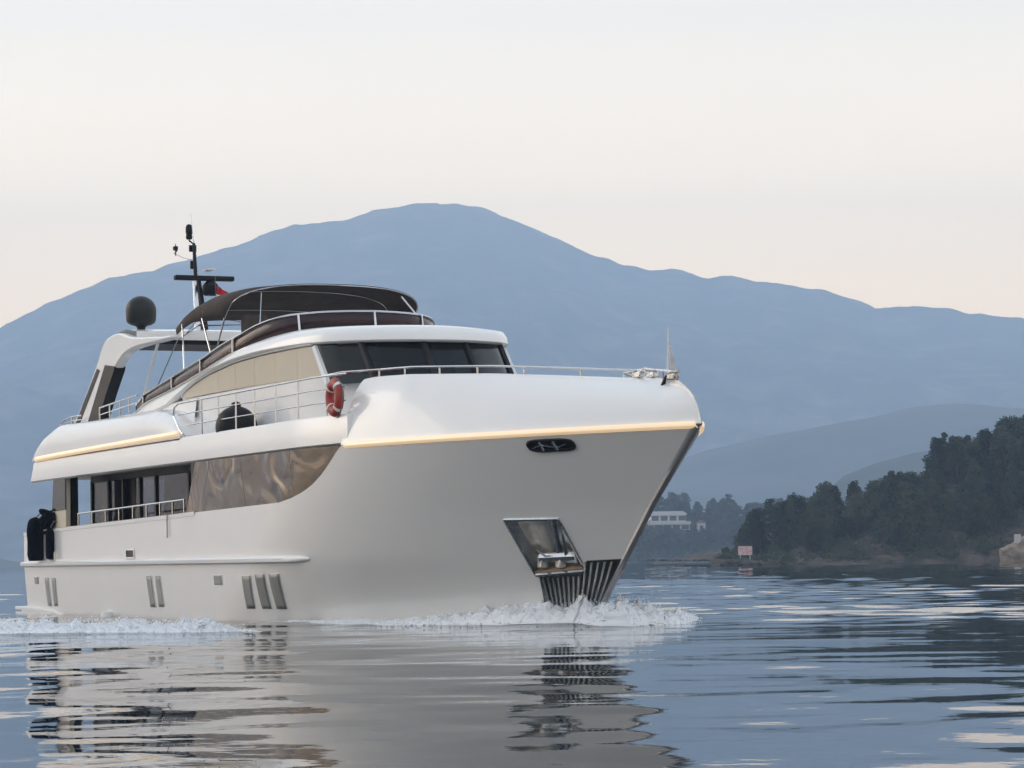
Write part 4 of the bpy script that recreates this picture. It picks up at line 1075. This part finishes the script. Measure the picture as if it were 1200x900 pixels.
fb = on_boat('ball_fender', -11.05, -2.85, 4.05, 'big round black ball fender behind the upper side rail', 'fender')
prof = [(.44 * math.sin(a), -.44 * math.cos(a)) for a in [math.pi * k / 20 for k in range(21)]]
MB().lathe(prof, 32).build('ball', M['black'], fb)
MB().lathe([(0, .40), (.10, .41), (.10, .50), (.04, .53), (0, .53)], 14).build('eye', M['black'], fb)
MB().tube([(0, 0, .5), (-.45, -.2, .3), (-.55, -.25, -.35)], .015, 5).build('rope', M['rope'], fb)

def stern_fender(X, r_, z0, z1, label, seed):
    f_ = on_boat('fender', X, -(half(X, 1.8) + r_ * .9), 0, label, 'fender', None)
    rows = []; rr = random.Random(seed); n_ = 24
    for j in range(26):
        v = j / 25; z = z0 + (z1 - z0) * v; pr = r_ * min(1, (max(0, 1 - (abs(v - .45) / .55) ** 5)) ** .5 + .02)
        rows.append([(pr * (1 + .10 * noise.noise((math.cos(2 * math.pi * k / n_) * 2, math.sin(2 * math.pi * k / n_) * 2, z * 3 + seed))) * math.cos(2 * math.pi * k / n_), pr * (1 + .10 * noise.noise((math.sin(2 * math.pi * k / n_) * 2, z * 4, seed + .5))) * math.sin(2 * math.pi * k / n_), z) for k in range(n_)])
    MB().grid(rows, closed=True).build('cover', M['navy'], f_, angle=60)
    MB().tube([(0, 0, z1 - .05), (.05, r_ * .9, z1 + .15), (.05, r_ + .25, z1 + .05)], .02, 6).build('rope', M['rope'], f_)
    return f_
stern_fender(-25.65, .21, 1.36, 2.48, 'thick navy covered fender hanging at the aftmost end of the side', 1)
stern_fender(-24.45, .11, 1.40, 2.2, 'slim navy covered fender hanging just forward of the thick one', 2)
# bunched line and cover over the bulwark
f_ = on_boat('line_coil', -24.95, -3.3, 2.2, 'bundle of dark navy rope and cloth tied over the rail between the fenders', 'rope coil')
mb = MB(); rr = random.Random(4)
for k in range(7):
    c_ = (rr.uniform(-.32, .42), rr.uniform(-.06, .1), rr.uniform(.0, .28)); R_ = rr.uniform(.10, .2); pts_ = []
    for i in range(25):
        a = 2 * math.pi * i / 24; pts_.append((c_[0] + R_ * math.cos(a), c_[1] + .1 * math.sin(a * 2 + k), c_[2] + R_ * math.sin(a)))
    mb.tube(pts_, .05, 6)
mb.build('coil', M['navy'], f_)
MB().tube([(-.35, 0, .2), (0, -.08, .32), (.55, 0, .18)], .06, 6, r2=.02).build('cloth', M['navy'], f_)
fr_ = on_boat('pennant', 3.12, 0, 4.3, 'small white furled pennant on the jackstaff at the tip of the bow', 'flag')
rows = []
for j in range(14):
    v = j / 13; rows.append([(-.03 + .03 * math.sin(k * 1.9 + j * .3), .03 + .17 * k / 6 * (1 - .85 * v), .04 + .42 * v - .10 * k / 6) for k in range(7)])
MB().grid(rows).build('cloth', M['white'], fr_, solid=.008)
fr2 = on_boat('courtesy_flag', -21.25, .02, 8.02, 'small red and white flag hanging beside the mast under the radar', 'flag')
rows = []
for j in range(10):
    v = j / 9; rows.append([(.05 * math.sin(j * .9 + k), .02 + .30 * k / 8, -.42 * v - .16 * (k / 8) ** 1.5) for k in range(9)])
MB().grid(rows[:5]).build('cloth', M['red'], fr2, solid=.008)
MB().grid(rows[4:8]).build('white_stripe', M['white'], fr2, solid=.008)
MB().grid(rows[7:]).build('red_stripe', M['red'], fr2, solid=.008)
MB().tube([(-.02, 0, .25), (.0, .01, -.5)], .008, 5).build('halyard', M['rope'], fr2)

# ================================================================== FOAM
def ico(sub=1):
    bm = bmesh.new(); bmesh.ops.create_icosphere(bm, subdivisions=sub, radius=1); bm.verts.ensure_lookup_table()
    v = np.array([q.co[:] for q in bm.verts]); f = np.array([[q.index for q in p.verts] for p in bm.faces]); bm.free(); return v, f
IV, IF = ico(2); IV1, IF1 = ico(1)
m_foam = bpy.data.materials.new('sea_foam'); m_foam.use_nodes = True; t = m_foam.node_tree; b = t.nodes['Principled BSDF']
b.inputs['Base Color'].default_value = (.84, .86, .88, 1); b.inputs['Roughness'].default_value = .6; b.inputs['Subsurface Weight'].default_value = .0
def foam(name, path, label, n, seed):
    """path: list of (x, y, z of water, height, half width); a churned ridge of froth with flying droplets"""
    rs = np.random.RandomState(seed); P = np.array(path, float)
    seg = np.sqrt(((P[1:, :2] - P[:-1, :2]) ** 2).sum(1)); cum = np.concatenate([[0], np.cumsum(seg)])
    def at(s_): return [np.interp(s_, cum, P[:, c]) for c in range(5)]
    def env(s_, q, h_):
        lump = .70 + .55 * noise.noise((s_ * 1.1, seed, 0)) + .45 * noise.noise((s_ * 3.2, q * 1.5, seed)) + .30 * noise.noise((s_ * 8, q * 3, seed + 5))
        return max(0, (1 - abs(q) ** 1.7)) * h_ * max(.12, lump)
    ds = .035; ns = int(cum[-1] / ds); nq = 30; V = []; Fc = []
    for i in range(ns + 1):
        s_ = cum[-1] * i / ns; x, y, z, h_, w_ = at(s_); k = min(len(seg) - 1, max(0, int(np.searchsorted(cum, s_)) - 1)); tx, ty = (P[k + 1, :2] - P[k, :2]) / seg[k]
        for j in range(nq + 1):
            q = -1 + 2 * j / nq; e_ = env(s_, q, h_)
            px_, py_ = x - ty * q * w_, y + tx * q * w_
            r1 = abs(noise.noise((px_ * 9, py_ * 9, e_ * 9))) + .6 * abs(noise.noise((px_ * 21, py_ * 21, e_ * 21 + 7)))
            rf = min(1, e_ * 8)
            V.append((px_ + rf * .07 * noise.noise((px_ * 16, py_ * 16, e_ * 14)), py_ + rf * .05 * noise.noise((px_ * 14, py_ * 14, 9)), z + e_ * (1.12 - .56 * r1) - .03 * (abs(q) > .97)))
    for i in range(ns):
        for j in range(nq):
            a = i * (nq + 1) + j; Fc.append((a, a + 1, a + nq + 2, a + nq + 1))
    off = len(V); VV = [np.array(V)]; F3 = []
    for k in range(n):
        s_ = rs.rand() * cum[-1]; x, y, z, h_, w_ = at(s_); kk = min(len(seg) - 1, max(0, int(np.searchsorted(cum, s_)) - 1)); tx, ty = (P[kk + 1, :2] - P[kk, :2]) / seg[kk]
        q = np.clip(rs.normal(0, .5), -1.15, 1.15); e_ = env(s_, q, h_)
        up = e_ * rs.uniform(.7, 1.05) + (rs.exponential(.10) * h_ if rs.rand() < .5 else 0); r_ = rs.uniform(.005, .014) * (1.5 if up < e_ else 1)
        VV.append(IV1 * (r_ * rs.uniform(.7, 1.3, 3)) + np.array([x - ty * q * w_, y + tx * q * w_, z + up])); F3.append(IF1 + off); off += len(IV1)
    me = bpy.data.meshes.new(name); me.from_pydata(np.vstack(VV).tolist(), [], Fc + np.vstack(F3).tolist()); me.update()
    o = link(name, me, m_foam, smooth=True, angle=180); tag(o, label, 'foam', kind='stuff'); return o
def wz(x, y): return float(wave_field(np.array([x]), np.array([y]))[0] + ship_waves(np.array([x]), np.array([y]))[0])
pa = []
for X, hgt, wd in ((-9.5, .03, .2), (-7.5, .05, .25), (-5.5, .09, .3), (-4, .14, .35), (-2.6, .26, .44), (-1.4, .40, .5), (-.5, .50, .5), (.25, .58, .44), (.7, .46, .36)):
    yy = half(min(X, -.02), 0) + .22 if X < 0 else .12; p = bw(X, -yy); pa.append((p.x, p.y, wz(p.x, p.y) - .03, hgt, wd))
for X, yy, hgt, wd in ((1.02, -.02, .40, .32), (.72, .38, .40, .36), (.2, .80, .02, .2)):
    p = bw(X, yy); pa.append((p.x, p.y, wz(p.x, p.y) - .03, hgt, wd))
foam('bow_wave_foam', pa, 'white froth thrown up along the near side of the bow', 8000, 3)
pa = []
for X, yy, hgt, wd in ((1.05, .0, .02, .15), (.8, .15, .30, .3), (.3, .5, .52, .46), (-.4, 1.1, .46, .46), (-1.3, 1.9, .36, .44), (-2.4, 2.8, .26, .40), (-3.6, 3.6, .22, .36), (-5.0, 4.4, .16, .32), (-6.6, 5.3, .04, .22)):
    p = bw(X, yy); pa.append((p.x, p.y, wz(p.x, p.y) - .03, hgt, wd))
foam('bow_wave_foam', pa, 'white froth peeling away from the far side of the bow', 6000, 4)
pa = []
for k in range(24):
    u = k / 23; x = WK[0][0] + (WK[1][0] - WK[0][0]) * u; y = WK[0][1] + (WK[1][1] - WK[0][1]) * u
    pa.append((x, y, wz(x, y) - .05, interp(u, [(0, .26), (.3, .30), (.6, .30), (.8, .22), (.92, .12), (1, .02)]), interp(u, [(0, .75), (.6, .6), (1, .2)])))
foam('side_wave_foam', pa, 'breaking white crest of the side wave running below the stern', 9000, 5)

# ================================================================== HAZE
hz = MB().box(-5500, 5500, -5500, 6500, -5, 820).build('haze', None or M['white'], smooth=False)
hz.data.materials.clear()
m = bpy.data.materials.new('haze_air'); m.use_nodes = True; t = m.node_tree; t.nodes.remove(t.nodes['Principled BSDF'])
pv = t.nodes.new('ShaderNodeVolumePrincipled'); pv.inputs['Color'].default_value = (.57, .755, 1.0, 1); pv.inputs['Density'].default_value = 3.0e-4; pv.inputs['Anisotropy'].default_value = 0.0
t.links.new(pv.outputs[0], t.nodes['Material Output'].inputs['Volume']); hz.data.materials.append(m)
tag(hz, 'pale blue haze between the camera and the mountains', 'haze', kind='stuff')
